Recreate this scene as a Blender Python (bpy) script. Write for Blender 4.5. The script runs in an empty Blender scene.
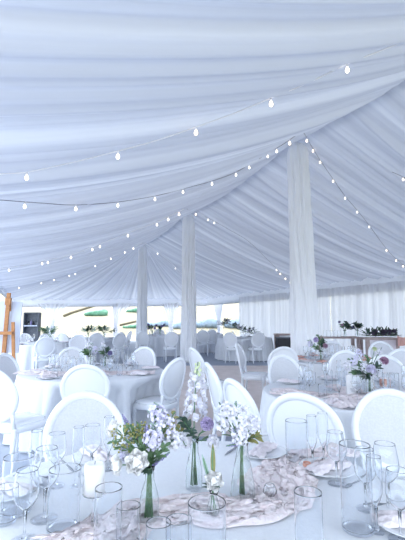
import bpy, math, random
from mathutils import Vector, Matrix
R = random.Random(7)
C = bpy.context.scene.collection
PI = math.pi
# ------------------------------------------------------------------ camera
H, F, HOR = 1.45, 405.0, 318.0
TH = math.atan((HOR - 270.0) / F)
cam = bpy.data.cameras.new('camera'); co = bpy.data.objects.new('camera', cam); C.objects.link(co)
cam.sensor_width = 36; cam.lens = F / 540 * 36; cam.clip_start = .05; cam.clip_end = 600
co.location = (0, 0, H); co.rotation_euler = (PI / 2 + TH, 0, 0)
bpy.context.scene.camera = co

def ray(px, py):
    a, b = (px - 202.5) / F, (270 - py) / F
    return Vector((a, math.cos(TH) - b * math.sin(TH), math.sin(TH) + b * math.cos(TH)))
def at(px, py, d):
    r = ray(px, py); k = d / r.y
    return Vector((r.x * k, d, H + r.z * k))
def on(px, py, z):
    r = ray(px, py); k = (z - H) / r.z
    return Vector((r.x * k, r.y * k, z))

# ------------------------------------------------------------------ materials
def node_mat(name):
    m = bpy.data.materials.new(name); m.use_nodes = True
    nt = m.node_tree; nt.nodes.clear()
    out = nt.nodes.new('ShaderNodeOutputMaterial')
    return m, nt, out
def N(nt, t, **kw):
    n = nt.nodes.new(t)
    for k, v in kw.items():
        if k in n.inputs: n.inputs[k].default_value = v
        else: setattr(n, k, v)
    return n
def noise_col(nt, c1, c2, scale, vec=None, detail=4):
    no = N(nt, 'ShaderNodeTexNoise'); no.inputs['Scale'].default_value = scale; no.inputs['Detail'].default_value = detail
    if vec is not None: nt.links.new(vec, no.inputs['Vector'])
    ra = nt.nodes.new('ShaderNodeValToRGB')
    ra.color_ramp.elements[0].position = .35; ra.color_ramp.elements[1].position = .65
    ra.color_ramp.elements[0].color = (*c1, 1); ra.color_ramp.elements[1].color = (*c2, 1)
    nt.links.new(no.outputs['Fac'], ra.inputs['Fac'])
    return ra.outputs['Color'], no.outputs['Fac']
def pmat(name, c1, c2=None, scale=20, rough=.5, bump=0, spec=.5, sss=0):
    m, nt, out = node_mat(name)
    b = N(nt, 'ShaderNodeBsdfPrincipled'); b.inputs['Roughness'].default_value = rough
    b.inputs['Specular IOR Level'].default_value = spec
    tc = N(nt, 'ShaderNodeTexCoord')
    col, fac = noise_col(nt, c1, c2 or c1, scale, tc.outputs['Object'])
    nt.links.new(col, b.inputs['Base Color'])
    if bump:
        bm = N(nt, 'ShaderNodeBump'); bm.inputs['Strength'].default_value = bump; bm.inputs['Distance'].default_value = .01
        nt.links.new(fac, bm.inputs['Height']); nt.links.new(bm.outputs['Normal'], b.inputs['Normal'])
    nt.links.new(b.outputs['BSDF'], out.inputs['Surface'])
    return m
def cloth_mat(name, c, tr, t_mix, c2=None, streak=None, bump=.15, bscale=60):
    """cloth: diffuse mixed with translucent; streak = (scale_u, scale_v) of darker noise bands along the folds in the UV map"""
    m, nt, out = node_mat(name)
    d = N(nt, 'ShaderNodeBsdfDiffuse'); t = N(nt, 'ShaderNodeBsdfTranslucent'); mx = N(nt, 'ShaderNodeMixShader')
    mx.inputs['Fac'].default_value = t_mix
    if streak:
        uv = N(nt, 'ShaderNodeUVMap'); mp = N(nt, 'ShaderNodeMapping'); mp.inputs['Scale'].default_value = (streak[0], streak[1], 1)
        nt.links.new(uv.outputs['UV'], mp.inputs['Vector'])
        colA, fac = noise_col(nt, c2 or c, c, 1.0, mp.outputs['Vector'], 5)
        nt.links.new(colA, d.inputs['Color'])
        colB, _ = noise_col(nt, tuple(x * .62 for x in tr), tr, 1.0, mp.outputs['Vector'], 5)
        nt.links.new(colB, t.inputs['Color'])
    else:
        tc = N(nt, 'ShaderNodeTexCoord')
        colA, fac = noise_col(nt, c2 or c, c, bscale, tc.outputs['Object'])
        nt.links.new(colA, d.inputs['Color']); t.inputs['Color'].default_value = (*tr, 1)
    if bump:
        bm = N(nt, 'ShaderNodeBump'); bm.inputs['Strength'].default_value = bump; bm.inputs['Distance'].default_value = .02
        nt.links.new(fac, bm.inputs['Height']); nt.links.new(bm.outputs['Normal'], d.inputs['Normal'])
    nt.links.new(d.outputs[0], mx.inputs[1]); nt.links.new(t.outputs[0], mx.inputs[2]); nt.links.new(mx.outputs[0], out.inputs['Surface'])
    return m
def glass_mat(name, tint=(.985, .992, 1.0), rough=.0, ior=1.45):
    m, nt, out = node_mat(name)
    gl = N(nt, 'ShaderNodeBsdfGlass'); gl.inputs['IOR'].default_value = ior; gl.inputs['Roughness'].default_value = rough
    gl.inputs['Color'].default_value = (*tint, 1)
    nt.links.new(gl.outputs[0], out.inputs['Surface'])
    return m
def thin_glass_mat(name, tint=(.97, .98, 1.0)):
    m, nt, out = node_mat(name)
    lw = N(nt, 'ShaderNodeLayerWeight'); lw.inputs['Blend'].default_value = .5
    pw = N(nt, 'ShaderNodeMath', operation='POWER'); pw.inputs[1].default_value = 4.0
    nt.links.new(lw.outputs['Facing'], pw.inputs[0])
    ma = N(nt, 'ShaderNodeMath', operation='MULTIPLY_ADD'); ma.inputs[1].default_value = .7; ma.inputs[2].default_value = .04
    nt.links.new(pw.outputs[0], ma.inputs[0])
    tr = N(nt, 'ShaderNodeBsdfTransparent'); tr.inputs['Color'].default_value = (*tint, 1)
    gl = N(nt, 'ShaderNodeBsdfGlossy'); gl.inputs['Roughness'].default_value = .03
    mx = N(nt, 'ShaderNodeMixShader'); nt.links.new(ma.outputs[0], mx.inputs['Fac'])
    nt.links.new(tr.outputs[0], mx.inputs[1]); nt.links.new(gl.outputs[0], mx.inputs[2]); nt.links.new(mx.outputs[0], out.inputs['Surface'])
    return m
def emit_mat(name, c, s):
    m, nt, out = node_mat(name)
    e = N(nt, 'ShaderNodeEmission'); e.inputs['Color'].default_value = (*c, 1); e.inputs['Strength'].default_value = s
    nt.links.new(e.outputs[0], out.inputs['Surface'])
    return m

M = {}
M['liner'] = cloth_mat('liner', (.75, .78, .84), (.74, .79, .93), .055, (.52, .55, .64), (3.2, .14), .8)  # darker streaks paint fold shade, and doubled cloth, into the liner colour
M['drape'] = cloth_mat('drape', (.95, .96, .98), (.93, .95, .98), .04, (.92, .93, .96), (14, .4), .1)
M['curtain'] = cloth_mat('curtain', (.90, .91, .95), (.90, .92, .97), .28, (.86, .88, .94), (6, .3), .2)
M['valance'] = cloth_mat('valance', (.90, .92, .97), (.88, .91, .97), .22)
M['tablecloth'] = cloth_mat('tablecloth', (.88, .90, .93), (.86, .89, .93), .12, (.85, .87, .91))
M['gauze'] = cloth_mat('gauze', (.95, .88, .89), (.94, .88, .90), .08, (.93, .82, .84), None, .6, 40)
M['napkin'] = cloth_mat('napkin', (.88, .83, .86), (.84, .79, .82), .10, (.82, .75, .79), None, .4, 50)
M['blush'] = cloth_mat('blush', (.82, .50, .44), (.8, .5, .45), .15, (.72, .42, .37), None, .4, 50)
M['chair'] = pmat('chair_white', (.86, .89, .93), (.89, .91, .95), 3, .32, 0, .4)
M['upholstery'] = pmat('upholstery', (.66, .67, .71), (.72, .73, .77), 90, .85, .15, .2)
M['plate'] = pmat('plate', (.84, .86, .9), (.87, .89, .92), 4, .15)
M['steel'] = pmat('steel', (.22, .24, .28), (.32, .34, .38), 6, .25, 0, .8)
M['glass'] = glass_mat('glass')
M['vase_glass'] = glass_mat('vase_glass', (.975, .99, .99), .0, 1.4)
M['thin_glass'] = thin_glass_mat('thin_glass')
M['wax'] = pmat('wax', (.93, .93, .95), (.90, .90, .93), 5, .4, 0, .3)
M['rose'] = pmat('rose', (.94, .93, .92), (.89, .89, .89), 30, .6, .1, .2)
M['white_flower'] = pmat('white_flower', (.84, .84, .88), (.74, .74, .84), 40, .6, .1, .2)
M['lilac'] = pmat('lilac', (.66, .64, .83), (.82, .81, .92), 60, .6, .1, .2)
M['mauve'] = pmat('mauve', (.52, .44, .68), (.66, .58, .80), 60, .6, .1, .2)
M['purple'] = pmat('purple', (.22, .20, .42), (.36, .33, .58), 60, .6, .1, .2)
M['plum'] = pmat('plum', (.10, .08, .13), (.20, .17, .24), 60, .6, .1, .2)
M['pink'] = pmat('pink', (.42, .24, .38), (.56, .38, .52), 60, .6, .1, .2)
M['leaf'] = pmat('leaf', (.10, .19, .10), (.18, .30, .14), 30, .5, .1)
M['leaf_dark'] = pmat('leaf_dark', (.04, .09, .07), (.09, .15, .11), 30, .5, .1)
M['leaf_pale'] = pmat('leaf_pale', (.36, .50, .44), (.50, .62, .55), 30, .55, .1)
M['olive'] = pmat('olive', (.24, .25, .08), (.36, .34, .13), 30, .55, .1)
M['lime'] = pmat('lime', (.60, .70, .42), (.75, .82, .58), 30, .55, .1)
M['stem'] = pmat('stem', (.10, .22, .11), (.16, .30, .15), 40, .5)
M['copper'] = pmat('copper', (.62, .30, .22), (.70, .36, .27), 10, .4)
M['wood'] = pmat('wood_orange', (.40, .17, .06), (.52, .24, .09), 14, .45, .1)
M['wood_dark'] = pmat('wood_brown', (.40, .30, .28), (.48, .38, .36), 12, .5, .1)
M['board'] = pmat('board', (.62, .68, .82), (.64, .70, .84), 3, .6)
M['black'] = pmat('black', (.02, .02, .03), (.03, .03, .04), 10, .5)
M['dark'] = pmat('dark_grey', (.10, .12, .16), (.16, .18, .22), 10, .5)
M['card'] = pmat('card', (.88, .89, .92), (.86, .87, .90), 6, .6)
M['ink'] = pmat('ink', (.25, .26, .32), (.30, .31, .36), 6, .6)
M['wire_white'] = pmat('wire_white', (.88, .88, .90), (.84, .84, .87), 20, .5)
M['wire_dark'] = pmat('wire_dark', (.25, .26, .30), (.3, .31, .35), 20, .5)
M['bulb'] = emit_mat('bulb_lit', (1.0, .93, .86), 2.6)
M['bulb_warm'] = emit_mat('bulb_warm', (1.0, .80, .62), 3.6)
M['floor'] = pmat('floor_vinyl', (.30, .34, .42), (.36, .40, .48), 3, .6, .1)
M['dance'] = pmat('pale_floorboards', (.72, .62, .58), (.80, .70, .66), 4, .55, .1)
M['hill'] = pmat('dry_grass', (.19, .17, .11), (.25, .225, .155), .06, .9)
M['ground'] = pmat('lawn_dry', (.24, .23, .17), (.30, .28, .21), .5, .9)
M['shrub'] = pmat('shrub_green', (.07, .21, .13), (.13, .28, .19), 1, .8)
M['shrub_blue'] = pmat('shrub_blue', (.20, .27, .36), (.30, .38, .48), 1, .8)
M['track'] = pmat('track', (.13, .11, .07), (.17, .14, .09), 1, .9)

# ------------------------------------------------------------------ mesh helpers
class MB:
    def __init__(s): s.v = []; s.f = []; s.uv = []
    def add(s, v, f, uv=None):
        b = len(s.v); s.v += [tuple(x) for x in v]; s.f += [tuple(b + i for i in q) for q in f]
        s.uv += (uv if uv else [(0, 0)] * len(v))
    def build(s, name, mat, parent=None, smooth=True, uv=False):
        me = bpy.data.meshes.new(name); me.from_pydata(s.v, [], s.f); me.update()
        if smooth: me.polygons.foreach_set('use_smooth', [True] * len(me.polygons))
        if uv:
            l = me.uv_layers.new(name='UVMap')
            for lp in me.loops: l.data[lp.index].uv = s.uv[lp.vertex_index]
        me.materials.append(M[mat])
        o = bpy.data.objects.new(name, me); C.objects.link(o)
        if parent: o.parent = parent
        return o
def lathe(mb, prof, n=20, org=(0, 0, 0), cap=False):
    v = []; f = []
    for r, z in prof:
        for i in range(n):
            a = 2 * PI * i / n; v.append((org[0] + r * math.cos(a), org[1] + r * math.sin(a), org[2] + z))
    for k in range(len(prof) - 1):
        for i in range(n):
            j = (i + 1) % n; f.append((k * n + i, k * n + j, (k + 1) * n + j, (k + 1) * n + i))
    if cap:
        f.append(tuple(range(n))[::-1]); f.append(tuple((len(prof) - 1) * n + i for i in range(n)))
    mb.add(v, f)
def tube(mb, pts, rad, n=8, cap=True):
    pts = [Vector(p) for p in pts]; v = []; f = []
    rr = rad if isinstance(rad, (list, tuple)) else [rad] * len(pts)
    ref = None
    for k, p in enumerate(pts):
        t = (pts[min(k + 1, len(pts) - 1)] - pts[max(k - 1, 0)]).normalized()
        if ref is None: ref = Vector((1, 0, 0)) if abs(t.x) < .8 else Vector((0, 1, 0))
        x = (ref - t * ref.dot(t)).normalized(); y = t.cross(x); ref = x
        for i in range(n):
            a = 2 * PI * i / n; v.append(p + (x * math.cos(a) + y * math.sin(a)) * rr[k])
    for k in range(len(pts) - 1):
        for i in range(n):
            j = (i + 1) % n; f.append((k * n + i, k * n + j, (k + 1) * n + j, (k + 1) * n + i))
    if cap: f.append(tuple(range(n))[::-1]); f.append(tuple((len(pts) - 1) * n + i for i in range(n)))
    mb.add(v, f)
def box(mb, lo, hi):
    x0, y0, z0 = lo; x1, y1, z1 = hi
    mb.add([(x0, y0, z0), (x1, y0, z0), (x1, y1, z0), (x0, y1, z0), (x0, y0, z1), (x1, y0, z1), (x1, y1, z1), (x0, y1, z1)],
           [(3, 2, 1, 0), (4, 5, 6, 7), (0, 1, 5, 4), (1, 2, 6, 5), (2, 3, 7, 6), (3, 0, 4, 7)])
def ball(mb, c, r, n=8, m=6, sc=(1, 1, 1), rough=0, rnd=R):
    v = [(c[0], c[1], c[2] - r * sc[2])]; f = []
    for k in range(1, m):
        ph = -PI / 2 + PI * k / m
        for i in range(n):
            a = 2 * PI * i / n; q = r * (1 + rough * (rnd.random() - .5))
            v.append((c[0] + q * sc[0] * math.cos(ph) * math.cos(a), c[1] + q * sc[1] * math.cos(ph) * math.sin(a), c[2] + q * sc[2] * math.sin(ph)))
    v.append((c[0], c[1], c[2] + r * sc[2])); L = len(v) - 1
    for i in range(n):
        j = (i + 1) % n
        f.append((0, 1 + j, 1 + i)); f.append((L, L - n + i, L - n + j))
        for k in range(m - 2): f.append((1 + k * n + i, 1 + k * n + j, 1 + (k + 1) * n + j, 1 + (k + 1) * n + i))
    mb.add(v, f)
def grid(mb, fn, nu, nv, uvfn=None):
    v = []; f = []; uv = []
    for i in range(nu + 1):
        for j in range(nv + 1):
            v.append(fn(i / nu, j / nv)); uv.append(uvfn(i / nu, j / nv) if uvfn else (i / nu, j / nv))
    for i in range(nu):
        for j in range(nv):
            a = i * (nv + 1) + j; f.append((a, a + 1, a + nv + 2, a + nv + 1))
    mb.add(v, f, uv)
def basis(axis):
    z = Vector(axis).normalized(); x = z.cross(Vector((0, 0, 1)) if abs(z.z) < .9 else Vector((1, 0, 0))).normalized()
    return x, z.cross(x), z

def tag(o, label, cat, group=None, kind=None):
    o['label'] = label; o['category'] = cat
    if group: o['group'] = group
    if kind: o['kind'] = kind
    return o
def thing(name, label, cat, loc=(0, 0, 0), rz=0, group=None):
    o = bpy.data.objects.new(name, None); C.objects.link(o); o.empty_display_size = .05
    o.location = loc; o.rotation_euler = (0, 0, rz)
    return tag(o, label, cat, group)
KIDS = {}
def dup(root, loc, rz=0, label=None, group=None, sc=1):
    r = root.copy(); C.objects.link(r); r.location = loc; r.rotation_euler = (0, 0, rz); r.scale = (sc, sc, sc)
    if label: r['label'] = label
    if group: r['group'] = group
    elif 'group' in r: del r['group']
    for ch in KIDS.setdefault(root.name, list(root.children)):
        c = ch.copy(); C.objects.link(c); c.parent = r
        for g in ch.children:
            d = g.copy(); C.objects.link(d); d.parent = c
    return r
def struct(o): o['kind'] = 'structure'; return o

# 1-D smooth noise
def n1(seed, amp_scales):
    rr = random.Random(seed); ws = [(a, 2 * PI / l * (.8 + .4 * rr.random()), rr.random() * 6.28, rr.uniform(0, 6.28)) for a, l in amp_scales]
    return lambda s: sum(a * math.sin(w * s + p + .8 * math.sin(.37 * w * s + q)) for a, w, p, q in ws)

# ------------------------------------------------------------------ tent
P1 = Vector((1.93, 7.9, 0)); U = Vector((-4.81, 11.4, 0)).normalized(); V = Vector((U.y, -U.x, 0))
RIDGE, EL, ER, HW, BAY = 5.06, 2.70, 2.80, 6.0, 6.18
def tp(a, p, z): q = P1 + U * a + V * p; return Vector((q.x, q.y, z))
def ridge_z(a):
    t = (a / BAY) % 1.0
    return RIDGE - .22 * 4 * t * (1 - t)
foldL = n1(3, [(.04, 2.1), (.04, 1.05), (.03, .55), (.022, .31), (.014, .17)])
foldR = n1(5, [(.035, 1.7), (.035, .9), (.028, .5), (.022, .29), (.014, .16)])
def crease(f, s): return f(s) + .05 * (1 - abs(math.sin(1.9 * s + 1.3 * math.sin(.7 * s)))) ** 6
A0, A3 = -8.8, 2 * BAY
NA = 1000
def left_sheet(i, q):
    a = A0 + (A3 - A0) * i
    sway = .35 * math.sin(.8 * a) * q * (1 - q)
    z0 = ridge_z(a); z = z0 + (EL - z0) * q - .30 * 4 * q * (1 - q) + crease(foldL, a + sway) * min(1, 6 * q) * (1 - .3 * q)
    return tp(a + .10 * math.sin(3 * q + a), -HW * q, z)
def right_sheet(i, q):
    a = A0 + (A3 - A0) * i
    z0 = ridge_z(a) - .02; z = z0 + (ER - z0) * q - .28 * 4 * q * (1 - q) + crease(foldR, a) * min(1, 6 * q) * (1 - .3 * q)
    return tp(a, HW * q - .12 * (1 - q) ** 4, z - .03 * (1 - q) ** 4)
CL, CR = tp(24.6, -HW, EL), tp(18.4, HW, 2.74)     # far corners
def hip_sheet(i, q):
    # left eave from a=A3 to CL, across to CR, back along the right eave to a=A3
    pts = [tp(A3, -HW, EL), CL, CR, tp(A3, HW, ER)]
    L = [(pts[k + 1] - pts[k]).length for k in range(3)]; s = i * sum(L); k = 0; s0 = s
    while k < 2 and s > L[k]: s -= L[k]; k += 1
    e = pts[k].lerp(pts[k + 1], min(1, s / L[k])); top = tp(A3, 0, RIDGE)
    p = top.lerp(e, q)
    p.z += -.25 * 4 * q * (1 - q) + q * (1 - .75 * q) * (2.0 * crease(foldL, s0 * 1.4))
    return p
W = A3 - A0
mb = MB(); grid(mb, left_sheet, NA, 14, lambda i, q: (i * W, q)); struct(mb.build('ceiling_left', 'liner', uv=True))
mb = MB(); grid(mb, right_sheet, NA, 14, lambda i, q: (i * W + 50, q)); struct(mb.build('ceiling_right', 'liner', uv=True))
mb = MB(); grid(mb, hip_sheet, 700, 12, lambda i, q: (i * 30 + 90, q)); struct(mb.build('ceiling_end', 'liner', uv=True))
# valances (a hanging band with a thickness at the eaves)
def band(name, a, b, za, zb, drop, seed):
    f = n1(seed, [(.012, .9), (.008, .4)]); d = (b - a); L = d.length; nn = Vector((d.y, -d.x, 0)).normalized(); mb = MB()
    n = int(L / .15)
    def fn(i, j):
        t = j * 2; s = 0 if j <= .5 else 1
        p = a.lerp(b, i) + nn * (f(i * L) + .02 * s); z = za + (zb - za) * i
        zz = z - drop * (t if t <= 1 else 2 - t)
        return (p.x, p.y, zz)
    grid(mb, fn, n, 4)
    return struct(mb.build(name, 'valance'))
rA, rB = tp(A0, HW, 0), Vector((CR.x, CR.y, 0))
band('trim_1', Vector((CL.x, CL.y, 0)), rB, EL + .10, 2.84, .60, 1)
band('trim_2', rB, rA, 2.86, ER + .12, .58, 2)
band('trim_3', tp(A0, -HW, 0), Vector((CL.x, CL.y, 0)), EL + .03, EL + .03, .30, 3)
# side posts
def pole(name, x, y, h, label, cat='pole', r=.035):
    mb = MB(); lathe(mb, [(r * 2, 0), (r * 2, .012), (r, .014), (r, h)], 12, cap=True)
    o = mb.build(name, 'chair'); o.location = (x, y, .0); return tag(o, label, cat)
# tied-back curtains on the far opening
def tied(x, y, ang, wl, wr, label, tie=.95, top=2.42, seed=0):
    f = n1(seed, [(.5, 1.0), (.5, .5)])
    t = thing('tied_curtain', label, 'curtain', (x, y, 0), ang)
    mb = MB()
    def fn(i, j):
        z = top * j + .03 * (1 - j); s = i * 2 - 1
        k = max(0, (z - tie) / (top - tie)) ** 1.3 if z > tie else .25 * ((tie - z) / tie)
        w = (wl if s < 0 else wr) * k + .13
        return (s * w, .05 * math.sin(i * 40 + f(j)) - .08, z)
    grid(mb, fn, 60, 24); mb.build('curtain_cloth', 'curtain', t, uv=True)
    mb = MB(); lathe(mb, [(.15, -.04), (.165, 0), (.15, .04)], 20, (0, -.08, tie), False); mb.build('tie_band', 'valance', t)
    return t
dirE = (CR - CL); angE = math.atan2(dirE.y, dirE.x)
for k, (px, wl, wr, lab) in enumerate([
        (53, .95, .95, 'white sheer curtain gathered to a point beside the dark shelf hutch'),
        (116, .12, 1.0, 'white tied curtain swept to one side right of the green hillside thicket'),
        (171, .45, .5, 'white tied curtain on the far opening just left of the middle draped pole')]):
    x = (px - 202.5) / 407.8; s = 0
    # intersect with the end line
    den = dirE.x - x * dirE.y; tt = (x * CL.y - CL.x) / den; q = CL + dirE * tt
    tied(q.x, q.y, angE, wl, wr, lab, seed=k)
    pole('tent_side_pole', q.x, q.y + .12, 2.5, ['white side pole behind the leftmost tied curtain', 'white side pole with the curtain swept to its right', 'white side pole behind the tied curtain left of the middle draped pole'][k])
dR = (rA - rB); angR = math.atan2(dR.y, dR.x)
x = (218 - 202.5) / 407.8; tt = (x * rB.y - rB.x) / (dR.x - x * dR.y); q = rB + dR * tt
tied(q.x, q.y, angR + PI, .55, .75, 'white tied curtain right of the middle draped pole, next to the closed curtain wall', seed=9)
pole('tent_side_pole', q.x + .25, q.y, 2.5, 'white side pole behind the tied curtain right of the middle draped pole')
# closed curtain wall on the right: pleated panels
x = (240 - 202.5) / 407.8; tt0 = (x * rB.y - rB.x) / (dR.x - x * dR.y)
start = rB + dR * tt0; dn = dR.normalized(); total = dR.length * (1 - tt0); nn = Vector((-dn.y, dn.x, 0))
labs = ['white pleated curtain panel at the far end, beside the open side of the tent', 'white pleated curtain panel just left of the nearest draped pole, behind the dark bar',
        'white pleated curtain panel partly hidden behind the nearest draped pole', 'white pleated curtain panel right of the nearest draped pole, behind the wooden serving table',
        'white pleated curtain panel behind the flower garland table', 'white pleated curtain panel at the right edge of the view', 'white pleated curtain panel past the right edge of the view']
edges = [0, 3.0, 5.6, 7.6, 9.4, 11.4, 13.6, 17]
for k in range(7):
    f = n1(20 + k, [(.03, .45), (.025, .23), (.012, .11)]); s0, s1 = edges[k] + .01, edges[k + 1] - .01; mb = MB()
    def fn(i, j):
        s = s0 + (s1 - s0) * i
        p = start + dn * (s + .02 * math.sin(5 * j + s)) - nn * (f(s) * (1 - .35 * j) + .05)
        return (p.x, p.y, .02 + (2.62 - .02) * j)
    grid(mb, fn, int((s1 - s0) / .03), 8, lambda i, j: (s0 + (s1 - s0) * i, j))
    tag(mb.build('curtain_panel', 'curtain', uv=True), labs[k], 'curtain', 'white curtain panels along the closed side')
# draped centre poles
def draped_pole(a, label, seed, r0=.185, r1=.25, lean=0.0):
    b = tp(a, 0, 0); f = n1(seed, [(.5, .9), (.5, .45), (.3, .25)])
    t = thing('draped_tent_pole', label, 'pole', b)
    mb = MB(); lathe(mb, [(.16, 0), (.16, .02), (.05, .022), (.05, RIDGE - .1)], 14, cap=True); mb.build('pole', 'chair', t)
    mb = MB()
    def fn(i, j):
        th = 2 * PI * i; z = .05 + (RIDGE - .12) * j
        r = r1 + (r0 - r1) * j ** .8 - .10 * max(0, j - .965) / .035
        pl = .055 * abs(math.sin(4.5 * th + .9 * f(j * .5))) ** .7 - .03 + .014 * math.sin(17 * th + 3 * f(j * .7 + 3)) + .02 * math.sin(3 * th + 4 * j)
        r += pl * (1 - .3 * j)
        return (r * math.cos(th) + lean * (1 - j), r * math.sin(th), z)
    grid(mb, fn, 160, 40, lambda i, j: (i * 1.5, j)); mb.build('pole_drape', 'drape', t, uv=True)
    mb = MB(); lathe(mb, [(.10, -.05), (.125, 0), (.10, .05)], 24, (0, 0, RIDGE - .14)); mb.build('tie_band', 'valance', t)
draped_pole(0, 'tall tent pole wrapped in white gathered fabric, the nearest and widest of the three', 1, lean=.03)
draped_pole(BAY, 'tent pole wrapped in white fabric, middle one of the three in the row', 2)
draped_pole(2 * BAY, 'tent pole wrapped in white fabric, farthest and thinnest of the three', 3)

# ------------------------------------------------------------------ floor and outside
mb = MB(); fp = [tp(A0 + 2, -HW - 2.5, 0), tp(A0 + 2, HW + .3, 0), Vector((CR.x + .3, CR.y + .3, 0)), Vector((CL.x - 1, CL.y + .3, 0))]
v = [(p.x, p.y, 0) for p in fp] + [(p.x, p.y, -.05) for p in fp]
mb.add(v, [(0, 1, 2, 3), (7, 6, 5, 4), (0, 4, 5, 1), (1, 5, 6, 2), (2, 6, 7, 3), (3, 7, 4, 0)]); struct(mb.build('floor', 'floor', smooth=False))
mb = MB(); box(mb, (-.9, 5.2, .0), (2.1, 12.6, .012))
tag(mb.build('dance_floor', 'dance', smooth=False), 'pale beige floor panel laid in the aisle between the round tables', 'floor panel')
mb = MB(); box(mb, (-300, -150, -.4), (300, 40, -.06)); struct(mb.build('ground', 'ground', smooth=False))
def hz(x, y):
    t = max(0, (y - 36) / 120.0)
    return -.06 + 20 * t ** 1.1 + (1.2 * math.sin(x * .035 + 1) + .5 * math.sin(x * .11 + y * .05)) * min(1, t * 3)
mb = MB(); grid(mb, lambda i, j: ((i - .5) * 420, 36 + 170 * j, hz((i - .5) * 420, 36 + 170 * j)), 80, 60)
struct(mb.build('hill_field', 'hill'))
def hill_pt(px, py):
    r = ray(px, py); k = 30.0
    for _ in range(4000):
        p = Vector((r.x * k, r.y * k, H + r.z * k))
        if p.y > 36 and p.z <= hz(p.x, p.y): return p
        k += .1
    return Vector((r.x * 100, r.y * 100, hz(r.x * 100, r.y * 100)))
def bush(px0, px1, py_b, h_px, mat, label, n=26, seed=0, cat='bush', grp=None):
    a, b = hill_pt(px0, py_b), hill_pt(px1, py_b); rr = random.Random(seed); mb = MB()
    hh = h_px * a.y / 405; w = (b - a).length
    for k in range(n):
        t = rr.random(); p = a.lerp(b, t); q = hh * (.35 + .65 * rr.random()) * (.5 + .5 * t)
        ball(mb, (p.x, p.y + rr.uniform(-.3, .3) * hh, hz(p.x, p.y) + q * .4), q * .55, 9, 6, (1.2, 1, 1), .35, rr)
    return tag(mb.build('bush', mat), label, cat, grp)
bush(86, 105, 315.5, 7, 'shrub', 'green wedge-shaped thicket on the pale hillside', 60, 1)
bush(126, 138, 312, 4.5, 'shrub', 'green trees high on the hillside right of the wedge-shaped thicket', 30, 2, 'tree')
bush(122, 141, 328, 4.5, 'shrub', 'low green bush on the hillside just left of the farthest draped pole', 30, 3)
bush(145, 169, 326, 8, 'shrub_blue', 'blue-grey bush beyond the tent left of the middle draped pole', 40, 4)
bush(172, 186, 328, 9, 'shrub_blue', 'dark blue-grey bush at the foot of the middle draped pole', 40, 5)
bush(197, 217, 327, 12, 'shrub_blue', 'blue-grey bush right behind the middle draped pole', 60, 6)
bush(227, 243, 327.3, 12, 'shrub_blue', 'blue-grey bush beyond the opening, left of the closed curtain wall', 60, 7)
mb = MB(); pts = [hill_pt(p, q) + Vector((0, 0, .15)) for p, q in [(64, 317), (72, 313.5), (80, 311), (88, 308.5), (96, 306)]]
tube(mb, pts, .14, 6); tag(mb.build('dirt_bank', 'track'), 'thin brown dirt bank climbing the hillside left of the green thicket', 'bank')
mb = MB(); pts = [hill_pt(p, q) + Vector((0, 0, .1)) for p, q in [(120, 326), (132, 323), (141, 321)]]
tube(mb, pts, .09, 6); tag(mb.build('dirt_bank', 'track'), 'thin brown dirt bank low on the slope beside the farthest draped pole', 'bank')

# dark shelf hutch outside the far left end
t = thing('shelf_hutch', 'dark open shelf hutch with two tiers of bottles seen past the easel', 'shelf', at(29.5, 345, 19.0)); t.location.z = 0
s = 19 / 405; zt = at(0, 312.5, 19).z; zm = at(0, 325.5, 19).z; w = 7.5 * s
mb = MB(); box(mb, (-w, .30, 0.0), (w, .34, zt)); mb.build('back_panel', 'dark', t, False)
for xx in (-w, w - .04):
    mb = MB(); box(mb, (xx, 0, 0), (xx + .04, .30, zt)); mb.build('side_panel', 'dark', t, False)
for zz in (.35, zm - .04, zt - .04):
    mb = MB(); box(mb, (-w + .04, 0, zz), (w - .04, .30, zz + .05)); mb.build('shelf', 'board' if zz == zm - .04 else 'dark', t, False)
hx, hy = t.location.x, t.location.y
for k in range(6):
    mb = MB(); hgt = R.uniform(.18, .30); lathe(mb, [(.001, 0), (.045, 0), (.045, hgt * .6), (.016, hgt * .75), (.016, hgt), (.001, hgt)], 10)
    o = mb.build('bottle', ['black', 'glass', 'purple', 'black', 'dark', 'card'][k]); o.location = (hx - w + .1 + k * .108, hy + .15, zm + .012)
    tag(o, 'small bottle standing on the middle shelf of the dark hutch', 'bottle', 'bottles on the hutch shelf')

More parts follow.
